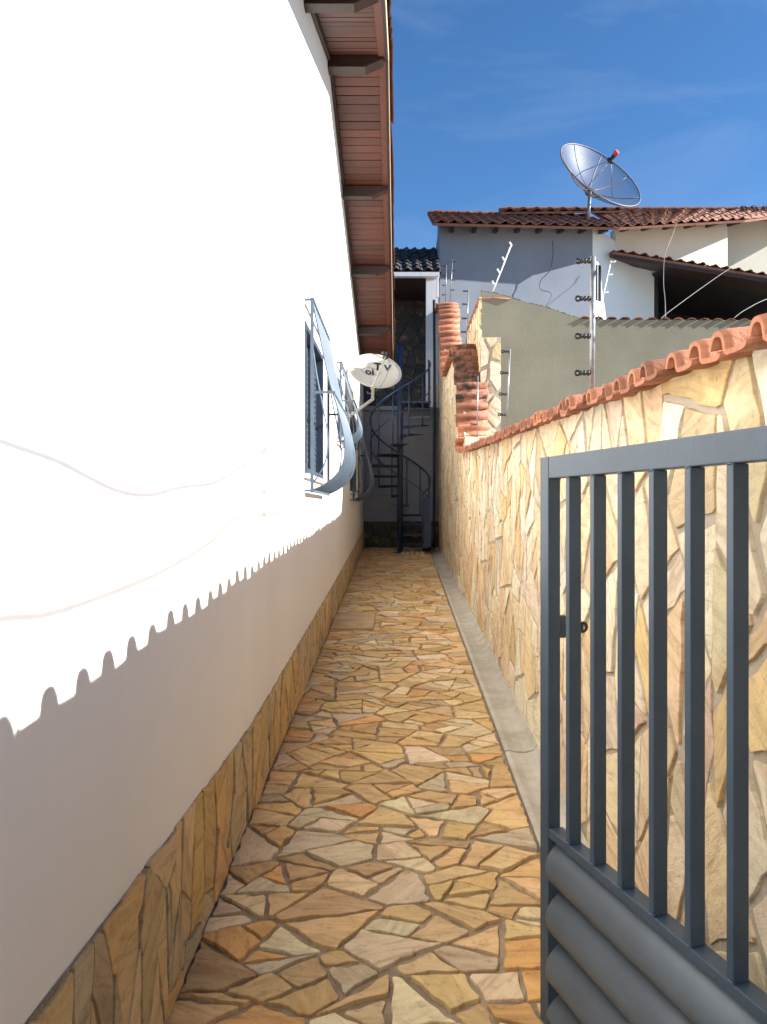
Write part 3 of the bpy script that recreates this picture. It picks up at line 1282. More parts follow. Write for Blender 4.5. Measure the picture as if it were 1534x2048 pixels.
b.prism([(YB - .16 + a, 4.56 + c) for a, c in prof], lambda a, c: (-1.4, a, c), lambda a, c: (0.80, a, c))
b.build('roof_gutter', M['white_paint'], rear)
b = MB()
b.box(0.735, 0.785, YB - .15, YB - .08, 4.15, 4.555)
b.build('downpipe', M['white_paint'], rear, bevel=0.004)


def roof_patch(name, A, B, Cc, D, cols, courses, r, mat, parent, eave_name=None, lift=0.014, stuff=True):
    """barrel tiles on a patch: A-B eave, D-C ridge. The eave course is made of single tiles, the rest joined."""
    A, B, Cc, D = map(Vector, (A, B, Cc, D))
    nrm = (B - A).cross(D - A).normalized()
    if nrm.z < 0:
        nrm = -nrm

    def P(u, v):
        return (A.lerp(B, u)).lerp(D.lerp(Cc, u), v)

    body = MB()
    body.add([A - nrm * .03, B - nrm * .03, Cc - nrm * .03, D - nrm * .03], [(0, 1, 2, 3)])
    bed = MB()
    bed.add([A, B, Cc, D, A - nrm * .05, B - nrm * .05, Cc - nrm * .05, D - nrm * .05],
            [(0, 1, 2, 3), (7, 6, 5, 4), (0, 4, 5, 1), (1, 5, 6, 2), (2, 6, 7, 3), (3, 7, 4, 0)])
    ro = bed.build(name, mat, parent)
    rest = MB()
    du = 1.0 / cols
    for c in range(cols):
        for k in range(courses):
            v0, v1 = k / courses, (k + 1) / courses * 1.0 + 0.02
            t = MB() if (k == 0 and eave_name) else rest
            ju = rnd.uniform(-.06, .06) * du
            jz = rnd.uniform(-.004, .006)
            ring0, ring1 = [], []
            for m in range(9):
                # pan then roll
                a = m / 8.0
                uu = (c + a) * du + ju
                if a < .45:
                    h = 0.012 * math.cos(a / .45 * 2 * math.pi) + .006
                else:
                    h = r * math.sin((a - .45) / .55 * math.pi) ** .7 + .018 * 0
                p0 = P(uu, v0)
                p1 = P(uu, v1)
                ring0.append(p0 + nrm * (h + lift * 2 + jz))
                ring1.append(p1 + nrm * (h * .9 + lift * .2 + jz))
            low = [q - nrm * .014 for q in ring0]
            n9 = len(ring0)
            t.add(ring0 + ring1 + low, [(i, i + 1, n9 + i + 1, n9 + i) for i in range(n9 - 1)] +
                  [(2 * n9 + i, 2 * n9 + i + 1, i + 1, i) for i in range(n9 - 1)])
            if t is not rest:
                t.build(eave_name, mat, ro, fix=False)
    o = rest.build('roof_tiles', mat, ro, fix=False)
    if stuff:
        o['kind'] = 'stuff'
    return ro


roof_patch('roof', (-1.2, YB - .12, 4.66), (0.84, YB - .12, 4.66), (0.84, 17.3, 5.86), (-1.2, 17.3, 5.86), 10, 7, 0.05, M['roof_dark'], rear, 'roof_tile')

# ------------------------------------------------------------------ spiral staircase
SX, SY, SR = 0.03, 14.28, 0.57
SZ = zf(SY)
stair = thing('spiral_staircase', 'dark blue steel spiral staircase at the shaded end of the alley', 'staircase', (SX, SY, SZ))
b = MB()
b.tube([(SX, SY, SZ), (SX, SY, 3.05)], 0.055, 14)
b.build('centre_pole', M['stair'], stair)
b = MB()
b.lathe([(0.14, 0), (0.14, .012), (.06, .014), (.05, .04)], (SX, SY, SZ), (0, 0, 1), 18)
b.build('base_plate', M['stair'], stair)
RISE = 0.1805
for i in range(1, 16):
    ang = math.radians(270 + 30 * (i - 11))
    zt = SZ + RISE * i
    t = MB()
    poly = []
    hw_ = math.radians(17)
    poly.append((0.05 * math.cos(ang - 1.2), 0.05 * math.sin(ang - 1.2)))
    for k in range(5):
        a = ang - hw_ + 2 * hw_ * k / 4
        poly.append((SR * math.cos(a), SR * math.sin(a)))
    poly.append((0.05 * math.cos(ang + 1.2), 0.05 * math.sin(ang + 1.2)))
    t.prism(poly, lambda a, c: (SX + a, SY + c, zt - .006), lambda a, c: (SX + a, SY + c, zt))
    # turned-down nosing
    d0 = Vector((math.cos(ang - hw_), math.sin(ang - hw_), 0))
    t.tube([(SX + d0.x * .06, SY + d0.y * .06, zt - .026), (SX + d0.x * SR, SY + d0.y * SR, zt - .026)], 0.026, 4)
    tr = t.build('tread', M['stair'], stair)
    bl = MB()
    a = ang - hw_ * .8
    bx, by = SX + (SR - .012) * math.cos(a), SY + (SR - .012) * math.sin(a)
    bl.tube([(bx, by, zt - .05), (bx, by, zt + .90)], 0.012, 6)
    bl.build('baluster', M['stair'], tr)
for hh, rr in ((0.90, 0.017), (0.47, 0.010)):
    pts = []
    for k in range(0, 15 * 4 + 1):
        i = 1 + k / 4.0
        if i > 15:
            break
        a = math.radians(270 + 30 * (i - 11)) - math.radians(13.6)
        pts.append((SX + (SR - .012) * math.cos(a), SY + (SR - .012) * math.sin(a), SZ + RISE * i + hh))
    b = MB()
    b.tube(pts, rr, 6)
    b.build('handrail' if hh > .8 else 'middle_rail', M['stair'], stair)
zl = SZ + RISE * 15.6
b = MB()
b.box(SX, SX + SR, SY - .05, YB - .11, zl - .035, zl)
b.build('landing', M['stair'], stair)
# bottom sheet guard beside the first steps
b = MB()
b.box(SX + .40, SX + .56, SY - .34, SY - .335, SZ + .12, SZ + 1.02)
b.build('guard_sheet', M['stair'], stair)
# rubble at the foot
for i in range(5):
    q = MB()
    x = SX + .02 + i * .085
    w = rnd.uniform(.05, .075)
    q.prism([(0, 0), (w, .004), (w * .95, .045), (w * .5, .06), (.004, .05)], lambda a, c: (x + a, SY - .40, zf(SY - .4) + .012 + c),
            lambda a, c: (x + a + .004, SY - .30, zf(SY - .3) + .012 + c * .9))
    o = q.build('rubble_stone', M['concrete'], bevel=0.006)
    tag(o, ['leftmost', 'second from the left', 'middle', 'second from the right', 'rightmost'][i] + ' of the five pale rubble stones at the staircase foot', 'stone', 'rubble at the foot of the stairs')

# black pipe in the back corner
b = MB()
b.tube(smooth_path([PX(868, 600, 15.0), PX(869, 800, 15.0), PX(868, 1000, 14.95), PX(868, 1085, 14.8), PX(861, 1098, 14.5), PX(846, 1100, 14.3)], 6), 0.028, 8)
o = b.build('drain_pipe', M['black'])
tag(o, 'black pipe running down the back corner beside the stone wall', 'pipe')

# ------------------------------------------------------------------ wall dish
DC = Vector((-0.315, 10.25, 1.81))
dn = Vector((0.17, -0.74, 0.65)).normalized()
du = Vector((0, 0, 1)).cross(dn).normalized() * -1
# major axis tilted down to the right
du = Vector((0.965, 0.0, -0.262))
du = (du - dn * du.dot(dn)).normalized()
dv = du.cross(dn).normalized()
if dv.z < 0:
    dv = -dv
dish = thing('satellite_dish', 'small cream satellite dish lettered oi TV on an arm from the white wall', 'satellite dish', (XL, 9.95, 1.25))


def D(a, c, h):
    return DC + du * a + dv * c + dn * h


DRx, DRy, DEP = 0.345, 0.345, 0.06


def dish_h(a, c):
    return DEP * ((a / DRx) ** 2 + (c / DRy) ** 2)


b = MB()
vv, ff = [], []
NR, NS = 8, 40
vv.append(D(0, 0, 0))
for i in range(1, NR + 1):
    for k in range(NS):
        t = 2 * math.pi * k / NS
        a, c = DRx * i / NR * math.cos(t), DRy * i / NR * math.sin(t)
        vv.append(D(a, c, dish_h(a, c)))
for k in range(NS):
    ff.append((0, 1 + k, 1 + (k + 1) % NS))
for i in range(NR - 1):
    for k in range(NS):
        a0 = 1 + i * NS
        ff.append((a0 + k, a0 + NS + k, a0 + NS + (k + 1) % NS, a0 + (k + 1) % NS))
b.add(vv, ff, True)
o = b.build('reflector', M['dish'], dish)
md = o.modifiers.new('thick', 'SOLIDIFY')
md.thickness = 0.006
refl = o
b = MB()
rim = [D(DRx * math.cos(2 * math.pi * k / 48), DRy * math.sin(2 * math.pi * k / 48), DEP) for k in range(49)]
b.tube(rim, 0.008, 6, cap=False)
b.build('rim', M['dish'], refl)


def lettering(txt, size, a, c, rot, parent, mat, name='lettering'):
    cu = bpy.data.curves.new('txt', 'FONT')
    cu.body = txt
    cu.size = size
    cu.align_x = 'CENTER'
    cu.align_y = 'CENTER'
    cu.extrude = 0.0
    cu.offset = 0.004
    tmp = bpy.data.objects.new('txt', cu)
    C.objects.link(tmp)
    dg = bpy.context.evaluated_depsgraph_get()
    me = bpy.data.meshes.new_from_object(tmp.evaluated_get(dg))
    bpy.data.objects.remove(tmp)
    cr, sr = math.cos(rot), math.sin(rot)
    for v in me.vertices:
        x, y_ = v.co.x, v.co.y
        aa, cc = a + x * cr - y_ * sr, c + x * sr + y_ * cr
        v.co = D(aa, cc, dish_h(aa, cc) + 0.013)
    me.materials.clear()
    return link_mesh(name, me, mat, parent)


lettering('oi', 0.16, -0.075, 0.0, 0.27, refl, M['black'])
lettering('T', 0.18, 0.005, 0.135, 0.20, refl, M['black'])
lettering('V', 0.15, 0.135, 0.150, 0.20, refl, M['black'])
b = MB()
bal = []
for k in range(33):
    t = 2 * math.pi * k / 32
    rr_ = 0.115 + 0.014 * math.sin(3 * t + .5) + 0.02 * math.cos(2 * t)
    a, c = -0.085 + rr_ * math.cos(t) * 1.05, 0.02 + rr_ * math.sin(t) * .78
    bal.append(D(a, c, dish_h(a, c) + .011))
b.tube(bal, 0.0022, 4, cap=False)
b.build('logo_outline', M['black'], refl)
for a, c in ((-.03, -.12), (-.01, -.21), (.10, -.18)):
    b = MB()
    b.lathe([(.007, 0), (.006, .004)], D(a, c, dish_h(a, c) + .004), dn, 8)
    b.build('bolt', M['black'], refl)
# feed arm and receiver
lnb = D(0.10, 0.02, 0.34)
foot = D(0.02, -0.345, 0.02)
b = MB()
b.tube([foot, D(0.04, -0.32, .09), lnb], 0.010, 8)
b.build('feed_arm', M['dish'], dish)
b = MB()
ax = (D(0, 0, 0) - lnb).normalized()
b.lathe([(.012, -.045), (.026, -.04), (.030, .0), (.024, .012), (.034, .02), (.036, .055), (.030, .06)], lnb, ax, 12)
b.lathe([(.02, 0), (.022, .05), (.014, .055)], lnb + Vector((-.055, 0, .035)), (.6, -.3, -.5), 10)
b.build('receiver', M['black'], dish)
b = MB()
b.tube(smooth_path([lnb, D(0.16, -.02, .25), D(0.17, -.18, .15), D(0.12, -.33, .06), D(0.06, -.40, .03), D(0.0, -.42, .0), D(-.02, -.36, -.02)], 6), 0.004, 6)
b.build('lead', M['cable'], dish)
b = MB()
elb = DC - dn * 0.07 + Vector((-.02, .02, -.28))
b.tube([DC - dn * .012, DC - dn * .07, elb + Vector((0, 0, .06)), elb, (XL + .06, 9.95, 1.22), (XL + .01, 9.95, 1.20)], 0.022, 10)
b.build('mast_arm', M['arm'], dish)
b = MB()
b.box(XL + .001, XL + .012, 9.87, 10.03, 1.10, 1.30)
b.build('wall_plate', M['arm'], dish, bevel=0.003)
b = MB()
b.box(-.05, .05, -.02, .02, -.05, .05, lambda x, y, z: tuple(DC - dn * (.03 + y) + du * x + dv * z))
b.build('clamp', M['arm'], dish, bevel=0.004)
# lead down the wall from the soffit
b = MB()
b.tube(smooth_path([(XL + .006, 9.2, zs(9.2) - .1), (XL + .006, 9.15, 3.0), (XL + .006, 9.5, 2.3), (XL + .006, 9.45, 1.75), (XL + .006, 9.9, 1.3)], 6), 0.004, 5)
o = b.build('wall_lead', M['cable'])
tag(o, 'thin pale lead hanging down the white wall to the small dish', 'cable')

# ------------------------------------------------------------------ neighbour's olive wall
YO = 9.75
owall = thing('rendered_wall', 'olive grey rendered wall with dipping top edge behind the stone wall', 'wall', (2.5, YO, -2))
top = [(962, 583), (990, 586), (1015, 592), (1050, 603), (1085, 610), (1110, 618), (1140, 628), (1165, 634), (1230, 635), (1330, 634), (1430, 633), (1534, 632), (1700, 632)]
tp = [PX(a, c, YO) for a, c in top]
rot_o = 0.06


def ofy(x, y):
    return y + (x - tp[0].x) * rot_o


b = MB()
n = len(tp)
vs = []
for p in tp:
    vs += [(p.x, ofy(p.x, YO), -2.05), (p.x, ofy(p.x, YO), p.z), (p.x, ofy(p.x, YO) + .14, p.z), (p.x, ofy(p.x, YO) + .14, -2.05)]
fs = []
for i in range(n - 1):
    for k in range(4):
        fs.append((i * 4 + k, i * 4 + 4 + k, i * 4 + 4 + (k + 1) % 4, i * 4 + (k + 1) % 4))
fs += [(0, 1, 2, 3), tuple(reversed([(n - 1) * 4 + k for k in range(4)]))]
b.add(vs, fs)
b.build('render_face', M['olive'], owall)
# thin mortar cap, uneven
b = MB()
capp = []
for i in range(60):
    t = i / 59 * 6.9
    k = min(int(t), n - 2)
    p = tp[k].lerp(tp[k + 1], t - k)
    capp.append((p.x, ofy(p.x, YO) + .02, p.z + .004 + rnd.uniform(-.004, .012)))
b.tube(capp, 0.012, 5)
b.build('mortar_cap', noisy('cap_mortar', (0.05, 0.048, 0.04), (0.12, 0.11, 0.09), 9, 0.95, 0.4, 60, 'World'), owall)
# dark clay tiles lying along the level part
for i in range(17):
    px = 1172 + i * 27.5
    p = PX(px, 634, YO)
    q = MB()
    w = 0.062
    arc2 = [(math.cos(math.pi * k / 6) * w, math.sin(math.pi * k / 6) * .034) for k in range(7)]
    inn2 = [(x * .82, z * .72 - .001) for x, z in reversed(arc2)]
    yy = ofy(p.x, YO)
    q.prism(arc2 + inn2, lambda a, c: (p.x + a, yy - .03, p.z - .008 + c), lambda a, c: (p.x + a, yy + .20, p.z - .004 + c))
    q.build('cap_tile', M['terracotta_mould'], owall)
# stone return: pier face and the side that runs away from us
rg = random.Random(44)
XP = tp[0].x
b = MB()
b.box(XP - .012, XP + .245, YO - .05, YO + .06, -1.0, PX(0, 676, YO).z)
pier = b.build('pier', M['wall_mortar'], owall)
lay_slabs(cells([(XP - .01, 0.7), (XP + .243, 0.7), (XP + .243, PX(0, 678, YO).z), (XP - .01, PX(0, 678, YO).z)], 0.17, rg, 1.8, (0.012, 0.03)), rg,
          lambda u, v, h: (u, YO - .05 - h, v), 0.014, PAL_WALL, pier, 'facing_stone', 'rest', flip=False)
b = MB()
b.box(XP, XP + .13, YO + .142, YO + 1.95, -2.0, 2.69)
ret = b.build('return_wall', M['wall_mortar'], owall)
lay_slabs(cells([(YO + .0, 0.8), (YO + 1.94, 0.8), (YO + 1.94, 2.66), (YO + .0, 2.70)], 0.2, rg, 1.8, (0.012, 0.03)), rg,
          lambda u, v, h: (XP - h, u, v), 0.014, PAL_WALL, ret, 'facing_stone', 'rest', flip=True)
for i in range(12):
    q = link_mesh('coping_tile', tile_a, None, ret, Matrix.Translation((XP + .165, YO + .08 + i * .163, 2.68)))

# ------------------------------------------------------------------ neighbour's house behind
nb = thing('neighbour_house', 'blue-grey and cream rendered house with weathered clay roof behind the olive wall', 'house', (4, 17, -2))


def zat(py, Y):
    return (1020.0 - py) / F * Y


P0 = PX(879, 0, 16.0)
P1 = PX(1185, 0, 16.55)
P3 = Vector((5.95, 17.9, 0))


def vwall(name, a, b_, z0a, z0b, z1a, z1b, mat, parent, th=0.2):
    a, b_ = Vector((a[0], a[1])), Vector((b_[0], b_[1]))
    d = (b_ - a).normalized()
    n_ = Vector((-d.y, d.x))              # away from the camera
    m = MB()
    v = [(a.x, a.y, z0a), (b_.x, b_.y, z0b), (b_.x, b_.y, z1b), (a.x, a.y, z1a)]
    a2, b2 = a + n_ * th, b_ + n_ * th
    v += [(a2.x, a2.y, z0a), (b2.x, b2.y, z0b), (b2.x, b2.y, z1b), (a2.x, a2.y, z1a)]
    m.add(v, [(0, 1, 2, 3), (7, 6, 5, 4), (0, 4, 5, 1), (1, 5, 6, 2), (2, 6, 7, 3), (3, 7, 4, 0)])
    return m.build(name, mat, parent)


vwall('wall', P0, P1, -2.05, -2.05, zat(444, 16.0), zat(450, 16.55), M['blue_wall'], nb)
b = MB()
b.box(P0.x, P0.x + .15, 16.2, 20.5, -2.05, 6.0)
b.build('side_wall', M['blue_wall'], nb)
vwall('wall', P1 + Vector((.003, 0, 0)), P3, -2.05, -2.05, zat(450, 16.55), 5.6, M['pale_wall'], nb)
# cream upper wall
Q0, Q1 = (4.80, 17.02), (PX(1455, 0, 17.9).x, 17.9)
vwall('wall', Q0, Q1, 5.62, 5.28, zat(452, 16.9) - .02, zat(440, 17.9) - .02, M['cream_wall'], nb)
# wing further right
vwall('wall', (Q1[0] - .02, 19.1), (12.0, 19.4), 5.78, 5.78, 7.4, 7.4, M['cream_wall'], nb)
# roofs
sl = 0.452
A = PX(866, 446, 15.5)
B = PX(1238, 455, 16.05)
rA = Vector((A.x, A.y + 2.9, A.z + 2.9 * sl))
rB = Vector((B.x, B.y + 2.9, B.z + 2.9 * sl))
roof_patch('roof', A, B, rB, rA, 15, 9, 0.055, M['roof_old'], nb, 'roof_tile')
A2 = PX(1238, 455, 16.15)
B2 = PX(1490, 440, 17.2)
rA2 = PX(1180, 421, 20.0)
rB2 = PX(1640, 421, 20.6)
roof_patch('roof', A2, B2, rB2, rA2, 12, 13, 0.055, M['roof_old'], nb, 'roof_tile')
A3 = PX(1000, 424, 18.2)
B3 = PX(1242, 421, 18.6)
roof_patch('roof', A3, B3, PX(1242, 420, 20.2), PX(998, 420, 20.0), 9, 5, 0.055, M['roof_old'], nb)
A4 = PX(1480, 436, 18.4)
B4 = PX(1640, 440, 18.4)
roof_patch('roof', A4, B4, PX(1640, 415, 20.8), PX(1470, 415, 20.6), 8, 7, 0.055, M['roof_old'], nb, 'roof_tile')
# ridge caps
for (a, c, cnt) in ((rA, rB, 12), (PX(998, 420, 20.0), PX(1640, 420, 20.6), 26)):
    for i in range(cnt):
        p = a.lerp(c, (i + .5) / cnt)
        q = MB()
        ar = [(math.cos(math.pi * k / 6) * .10, math.sin(math.pi * k / 6) * .075) for k in range(7)]
        L = (c - a).length / cnt
        q.prism(ar, lambda u, v: (p.x - L * .5, p.y + u, p.z + v * .8), lambda u, v: (p.x + L * .55, p.y + u * 1.15, p.z + v * 1.15 + .004))
        q.build('ridge_tile', M['roof_old'], nb)
# rafter ends below the eaves
for i in range(15):
    px = 905 + i * 44
    if px > 1480:
        break
    if px < 1230:
        yy = 15.7 + (px - 866) / 372 * .43
        p = PX(px, 455, yy)
    else:
        yy = 16.25 + (px - 1238) / 252 * 1.05
        p = PX(px, 452 - (px - 1238) * .05, yy)
    q = MB()
    q.box(p.x - .035, p.x + .035, p.y - .02, p.y + .55, 0, .09, lambda x, y, z: (x, y, p.z - .085 + z + (y - p.y) * .25))
    q.build('rafter_end', M['wood_dark'], nb)
# window on the pale wall
dW = (P3 - P1).normalized()
nW = Vector((dW.y, -dW.x, 0))


def W(s_, q_, z):
    p = P1 + dW * s_ + nW * q_
    return (p.x, p.y, z)


zw0, zw1 = 4.47, 5.36
b = MB()
s0, s1 = 0.22, 1.46
for (a, c, z0_, z1_) in ((s0, s0 + .05, zw0, zw1), (s1 - .05, s1, zw0, zw1), (s0 + .05, s1 - .05, zw1 - .05, zw1 - .001), (s0 + .05, s1 - .05, zw0 + .001, zw0 + .05),
                         ((s0 + s1) / 2 - .02, (s0 + s1) / 2 + .02, zw0 + .05, zw1 - .05)):
    b.box(a, c, .002, .05, z0_, z1_, W)
wf = b.build('window', M['white_paint'], nb)
for a, c in ((s0 + .05, (s0 + s1) / 2 - .02), ((s0 + s1) / 2 + .02, s1 - .05)):
    b = MB()
    b.box(a + .001, c - .001, .004, .018, zw0 + .051, zw1 - .051, W)
    b.build('pane', M['glass'], wf)
# lean-to roof over the open garage
CA = PX(1226, 503, 16.62)
CB = PX(1600, 562, 16.62)
dzb = 0.10
CC = Vector((CB.x, 21.0, CB.z + dzb))
CD = Vector((CA.x, 17.3, CA.z + dzb))
CC2 = Vector((CB.x, 17.9, CB.z + dzb))
lt = roof_patch('lean_to_roof', CA, CB, CC2, CD, 16, 4, 0.05, M['roof_old'], nb, 'roof_tile')
b = MB()
b.add([CA + Vector((.02, .03, -.05)), CB + Vector((0, .03, -.05)), CB + Vector((0, .03, -.13)), CA + Vector((.02, .03, -.13)),
       CA + Vector((.02, .08, -.05)), CB + Vector((0, .08, -.05)), CB + Vector((0, .08, -.13)), CA + Vector((.02, .08, -.13))],
      [(0, 1, 2, 3), (7, 6, 5, 4), (0, 4, 5, 1), (1, 5, 6, 2), (2, 6, 7, 3), (3, 7, 4, 0)])
b.build('fascia_board', M['wood_dark'], lt)
b = MB()
b.add([p + Vector((0, .01, -.056)) for p in (CA, CB, CC2, CD)] + [p + Vector((0, .01, -.075)) for p in (CA, CB, CC2, CD)],
      [(0, 1, 2, 3), (7, 6, 5, 4), (0, 4, 5, 1), (1, 5, 6, 2), (2, 6, 7, 3), (3, 7, 4, 0)])
b.build('soffit', M['wood_dark'], lt)
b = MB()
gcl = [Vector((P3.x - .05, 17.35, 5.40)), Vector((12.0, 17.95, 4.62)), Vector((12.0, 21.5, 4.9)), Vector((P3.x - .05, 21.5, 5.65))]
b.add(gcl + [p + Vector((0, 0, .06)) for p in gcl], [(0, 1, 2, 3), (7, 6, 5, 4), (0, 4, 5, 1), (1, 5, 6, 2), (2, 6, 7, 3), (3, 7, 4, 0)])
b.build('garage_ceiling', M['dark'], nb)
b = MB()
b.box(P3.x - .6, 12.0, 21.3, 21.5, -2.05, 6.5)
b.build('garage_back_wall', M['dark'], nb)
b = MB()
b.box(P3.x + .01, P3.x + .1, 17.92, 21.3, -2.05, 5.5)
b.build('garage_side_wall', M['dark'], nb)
b = MB()
b.box(9.2, 9.4, 16.7, 21.3, -2.05, 4.84)  # unseen wall, added to keep the low sun out of the garage
b.build('garage_sun_block', M['cream_wall'], nb)

# ------------------------------------------------------------------ mesh dish on the roof
MC = PX(1180, 379, 17.6)                        # hub
mdish = thing('roof_antenna', 'large grey mesh satellite dish on a pole above the clay roof', 'satellite dish', PX(1177, 438, 17.6))
rimc = PX(1202, 349, 17.4)
vw = rimc.normalized()                          # we look up into the bowl at a shallow angle
mu = (PX(1278, 405, 17.4) - PX(1126, 296, 17.4))
mu = (mu - vw * mu.dot(vw)).normalized()        # long axis of the rim, upper left to lower right
pu = mu.cross(vw)
if pu.z < 0:
    pu = -pu
mn = (vw * -0.34 + pu * 0.94).normalized()
mv = mn.cross(mu)
R = (PX(1279, 404, 17.4) - PX(1126, 293, 17.4)).length / 2
DEPM = 0.42
Vx = rimc - mn * DEPM


def MD(a, c):
    return Vx + mu * a + mv * c + mn * (DEPM * (a * a + c * c) / (R * R))


b = MB()
vv, ff = [MD(0, 0)], []
NR, NS = 7, 36
for i in range(1, NR + 1):
    for k in range(NS):
        t = 2 * math.pi * k / NS
        vv.append(MD(R * i / NR * math.cos(t), R * i / NR * math.sin(t)))
for k in range(NS):
    ff.append((0, 1 + k, 1 + (k + 1) % NS))
for i in range(NR - 1):
    for k in range(NS):
        a0 = 1 + i * NS
        ff.append((a0 + k, a0 + NS + k, a0 + NS + (k + 1) % NS, a0 + (k + 1) % NS))
b.add(vv, ff, True)
ms = b.build('mesh_bowl', M['mesh'], mdish)
dk = noisy('antenna_rib', (0.09, 0.085, 0.10), (0.14, 0.13, 0.14), 9, 0.5, 0)
b = MB()
b.tube([MD(R * math.cos(2 * math.pi * k / 48), R * math.sin(2 * math.pi * k / 48)) for k in range(49)], 0.016, 6, cap=False)
b.build('rim', dk, ms)
for k in range(8):
    t = 2 * math.pi * (k + .3) / 8
    b = MB()
    b.tube([MD(R * i / 6 * math.cos(t), R * i / 6 * math.sin(t)) for i in range(7)], 0.011, 6)
    b.build('rib', dk, ms)
fc = Vx + mn * 0.80
b = MB()
b.lathe([(.05, -.06), (.085, -.05), (.085, 0), (.045, .01), (.05, .10), (.04, .12)], fc, mn, 12)
hd = b.build('feed_horn', M['black'], mdish)
b = MB()
b.lathe([(.055, .121), (.06, .20), (.05, .22)], fc, mn, 12)
b.build('red_cap', M['red'], hd)
for k in range(3):
    t = 2 * math.pi * (k + .15) / 3
    b = MB()
    b.tube([MD(R * .5 * math.cos(t), R * .5 * math.sin(t)), fc], 0.009, 6)
    b.build('feed_strut', M['steel'], mdish)
b = MB()
b.tube([PX(1176, 446, 17.6), PX(1180, 384, 17.6)], 0.038, 10)
b.build('mast', M['steel'], mdish)
b = MB()
b.lathe([(.10, -.05), (.10, .05), (.05, .09)], Vx - mn * .03, -mn, 12)
b.tube([PX(1180, 386, 17.6), Vx - mn * .08], 0.045, 8)
b.build('hub', M['black'], mdish)

# ------------------------------------------------------------------ electric fence posts
def insulator(m, p, d, s=1.0):
    d = Vector(d).normalized()
    pr = [(.006, 0), (.013, .002), (.013, .010), (.008, .012), (.008, .017), (.013, .019), (.013, .027), (.008, .029), (.008, .034), (.012, .036), (.011, .044)]
    m.lathe([(r * s, h * s) for r, h in pr], p, d, 8)
    m.torus(Vector(p) + d * .056 * s, Vector((0, 1, 0)) if abs(d.y) < .8 else Vector((1, 0, 0)), .011 * s, .005 * s, 12, 6)


def post(base, top_, ins, side, label, mat, imat, r=0.0075, s=1.0, cap=None):
    base, top_ = Vector(base), Vector(top_)
    p = thing('fence_post', label, 'fence post', base, 'electric fence posts')
    m = MB()
    m.tube([base - Vector((0, 0, .05)), top_], r, 8)
    m.build('rod', mat, p)
    for f_ in ins:
        q = base.lerp(top_, f_)
        k = MB()
        insulator(k, q + Vector(side) * r, side, s)
        k.build('insulator', imat, p)
    return p


L_ = (-1, 0, 0)
post(PX(1184, 772, 3.78), PX(1186, 513, 3.78), (0.965, 0.675, 0.385, 0.10), L_, 'tall near steel fence post with four black insulators above the low tile coping', M['steel'], M['black'], s=1.05, r=.0135)
post(PX(1012, 856, 6.6), PX(1020, 698, 6.6), (0.97, 0.70, 0.43, 0.17), L_, 'mid-distance steel fence post against the left of the olive wall', M['steel'], M['black'], s=1.0)
post(PX(954, 866, 9.25), PX(956, 752, 9.25), (0.94, 0.42, 0.15), L_, 'steel fence post at the foot of the bright rising coping tiles', M['steel'], M['black'])
post(PX(932, 684, 10.3), PX(937, 579, 10.3), (0.97, 0.72, 0.45, 0.19), L_, 'steel fence post standing on the dark mouldy coping tiles', M['steel'], M['black'])
post(PX(891, 600, 14.75), PX(893, 530, 14.75), (0.97, 0.70, 0.42, 0.15), L_, 'shorter left one of the twin far posts on the highest coping', M['steel'], M['black'], s=.95)
post(PX(900, 600, 14.7), PX(905, 520, 14.7), (0.97, 0.74, 0.50, 0.25), (1, 0, 0), 'taller right one of the twin far posts on the highest coping', M['steel'], M['black'], s=.95)
post(PX(981, 588, YO + .05), PX(1020, 496, YO + .05), (0.72, 0.46, 0.20), (-.5, -.6, .6), 'white leaning fence post at the high corner of the olive wall', M['white_paint'], M['white_paint'], r=.009, s=.8)
post(PX(1194, 640, YO + .1), PX(1222, 522, YO + .1), (0.98, 0.76, 0.46, 0.15), (.9, -.2, .1), 'white leaning fence post before the neighbour window', M['white_paint'], M['white_paint'], r=.008, s=.8)
# bent tip of the corner post
b = MB()
b.tube([PX(1019.5, 497, YO + .05), PX(1023, 490, YO + .05), PX(1019, 484, YO + .03)], 0.010, 6)
o = b.build('rod_tip', M['white_paint'], bpy.data.objects['fence_post.006'])

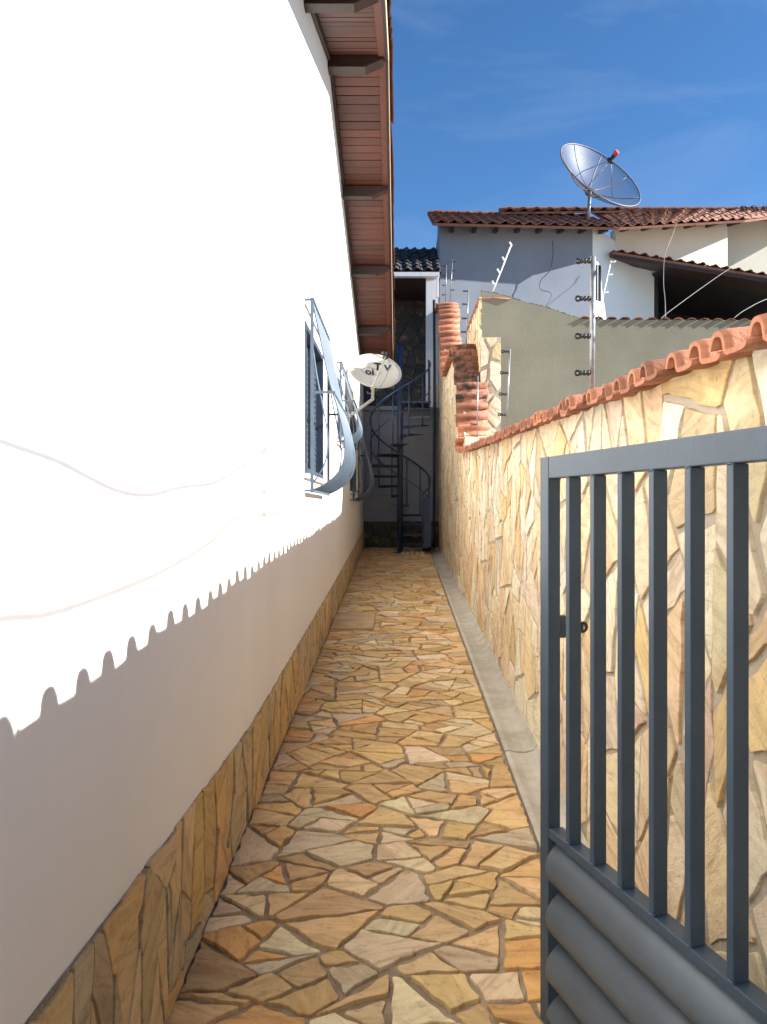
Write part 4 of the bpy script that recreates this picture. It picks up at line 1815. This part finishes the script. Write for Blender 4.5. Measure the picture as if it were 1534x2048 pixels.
# ------------------------------------------------------------------ loose cables
def cable(pts, r, label, mat=None):
    m = MB()
    m.tube(smooth_path(pts, 8), r, 6)
    o = m.build('cable', mat or M['cable'])
    tag(o, label, 'cable', 'loose cables')
    return o


cable([PX(1353, 447, 16.3), PX(1345, 470, 16.2), PX(1330, 510, 15.6), PX(1327, 560, 13), PX(1330, 600, 11), PX(1331, 636, YO + .16)], .0055,
      'pale cable hanging straight down from the clay eave to the olive wall')
cable([PX(1560, 480, 14), PX(1500, 515, 12.5), PX(1455, 540, 11.8), PX(1400, 578, 11), PX(1340, 622, 10.2), PX(1322, 637, YO + .16)], .004,
      'pale cable slanting down from the right to the olive wall')
cable([PX(1600, 580, 11), PX(1534, 598, 10.6), PX(1490, 620, 10.2), PX(1468, 636, YO + .17)], .004,
      'short pale cable arriving on the olive wall at the right')
cable([PX(1105, 482, 16.2), PX(1106, 505, 16.2), PX(1100, 540, 16.2), PX(1082, 560, 16.2), PX(1081, 578, 16.2), PX(1100, 585, 16.2), PX(1102, 594, 16.2), PX(1088, 618, 16.1)], .007,
      'thin dark wavy cable hanging on the blue-grey wall', M['black'])
# service cables from the street; their shadows wave across the white wall
def wall_to(px, py, s_):
    yw = XL * F / (px - 797.0)
    zw = (1020.0 - py) / F * yw
    return Vector((XL, yw, zw)) + SUN / SUN.x * s_


cable([wall_to(x, y_, 3.2) for x, y_ in ((-260, 780), (0, 882), (120, 925), (230, 980), (300, 990), (360, 975), (430, 965), (480, 935), (530, 900), (580, 860))], .0130,
      'upper service cable sagging over the neighbour yard outside the frame', M['black'])
cable([wall_to(x, y_, 3.5) for x, y_ in ((-260, 1010), (0, 1020), (60, 1022), (130, 988), (190, 1003), (260, 1018), (330, 1015), (420, 1003), (520, 985), (590, 970))], .012,
      'middle service cable sagging over the neighbour yard outside the frame', M['black'])
cable([wall_to(x, y_, 3.8) for x, y_ in ((-260, 1290), (0, 1238), (90, 1230), (200, 1195), (330, 1140), (420, 1085), (480, 1035), (560, 1025), (620, 1000))], .0148,
      'lower service cable sagging over the neighbour yard outside the frame', M['black'])
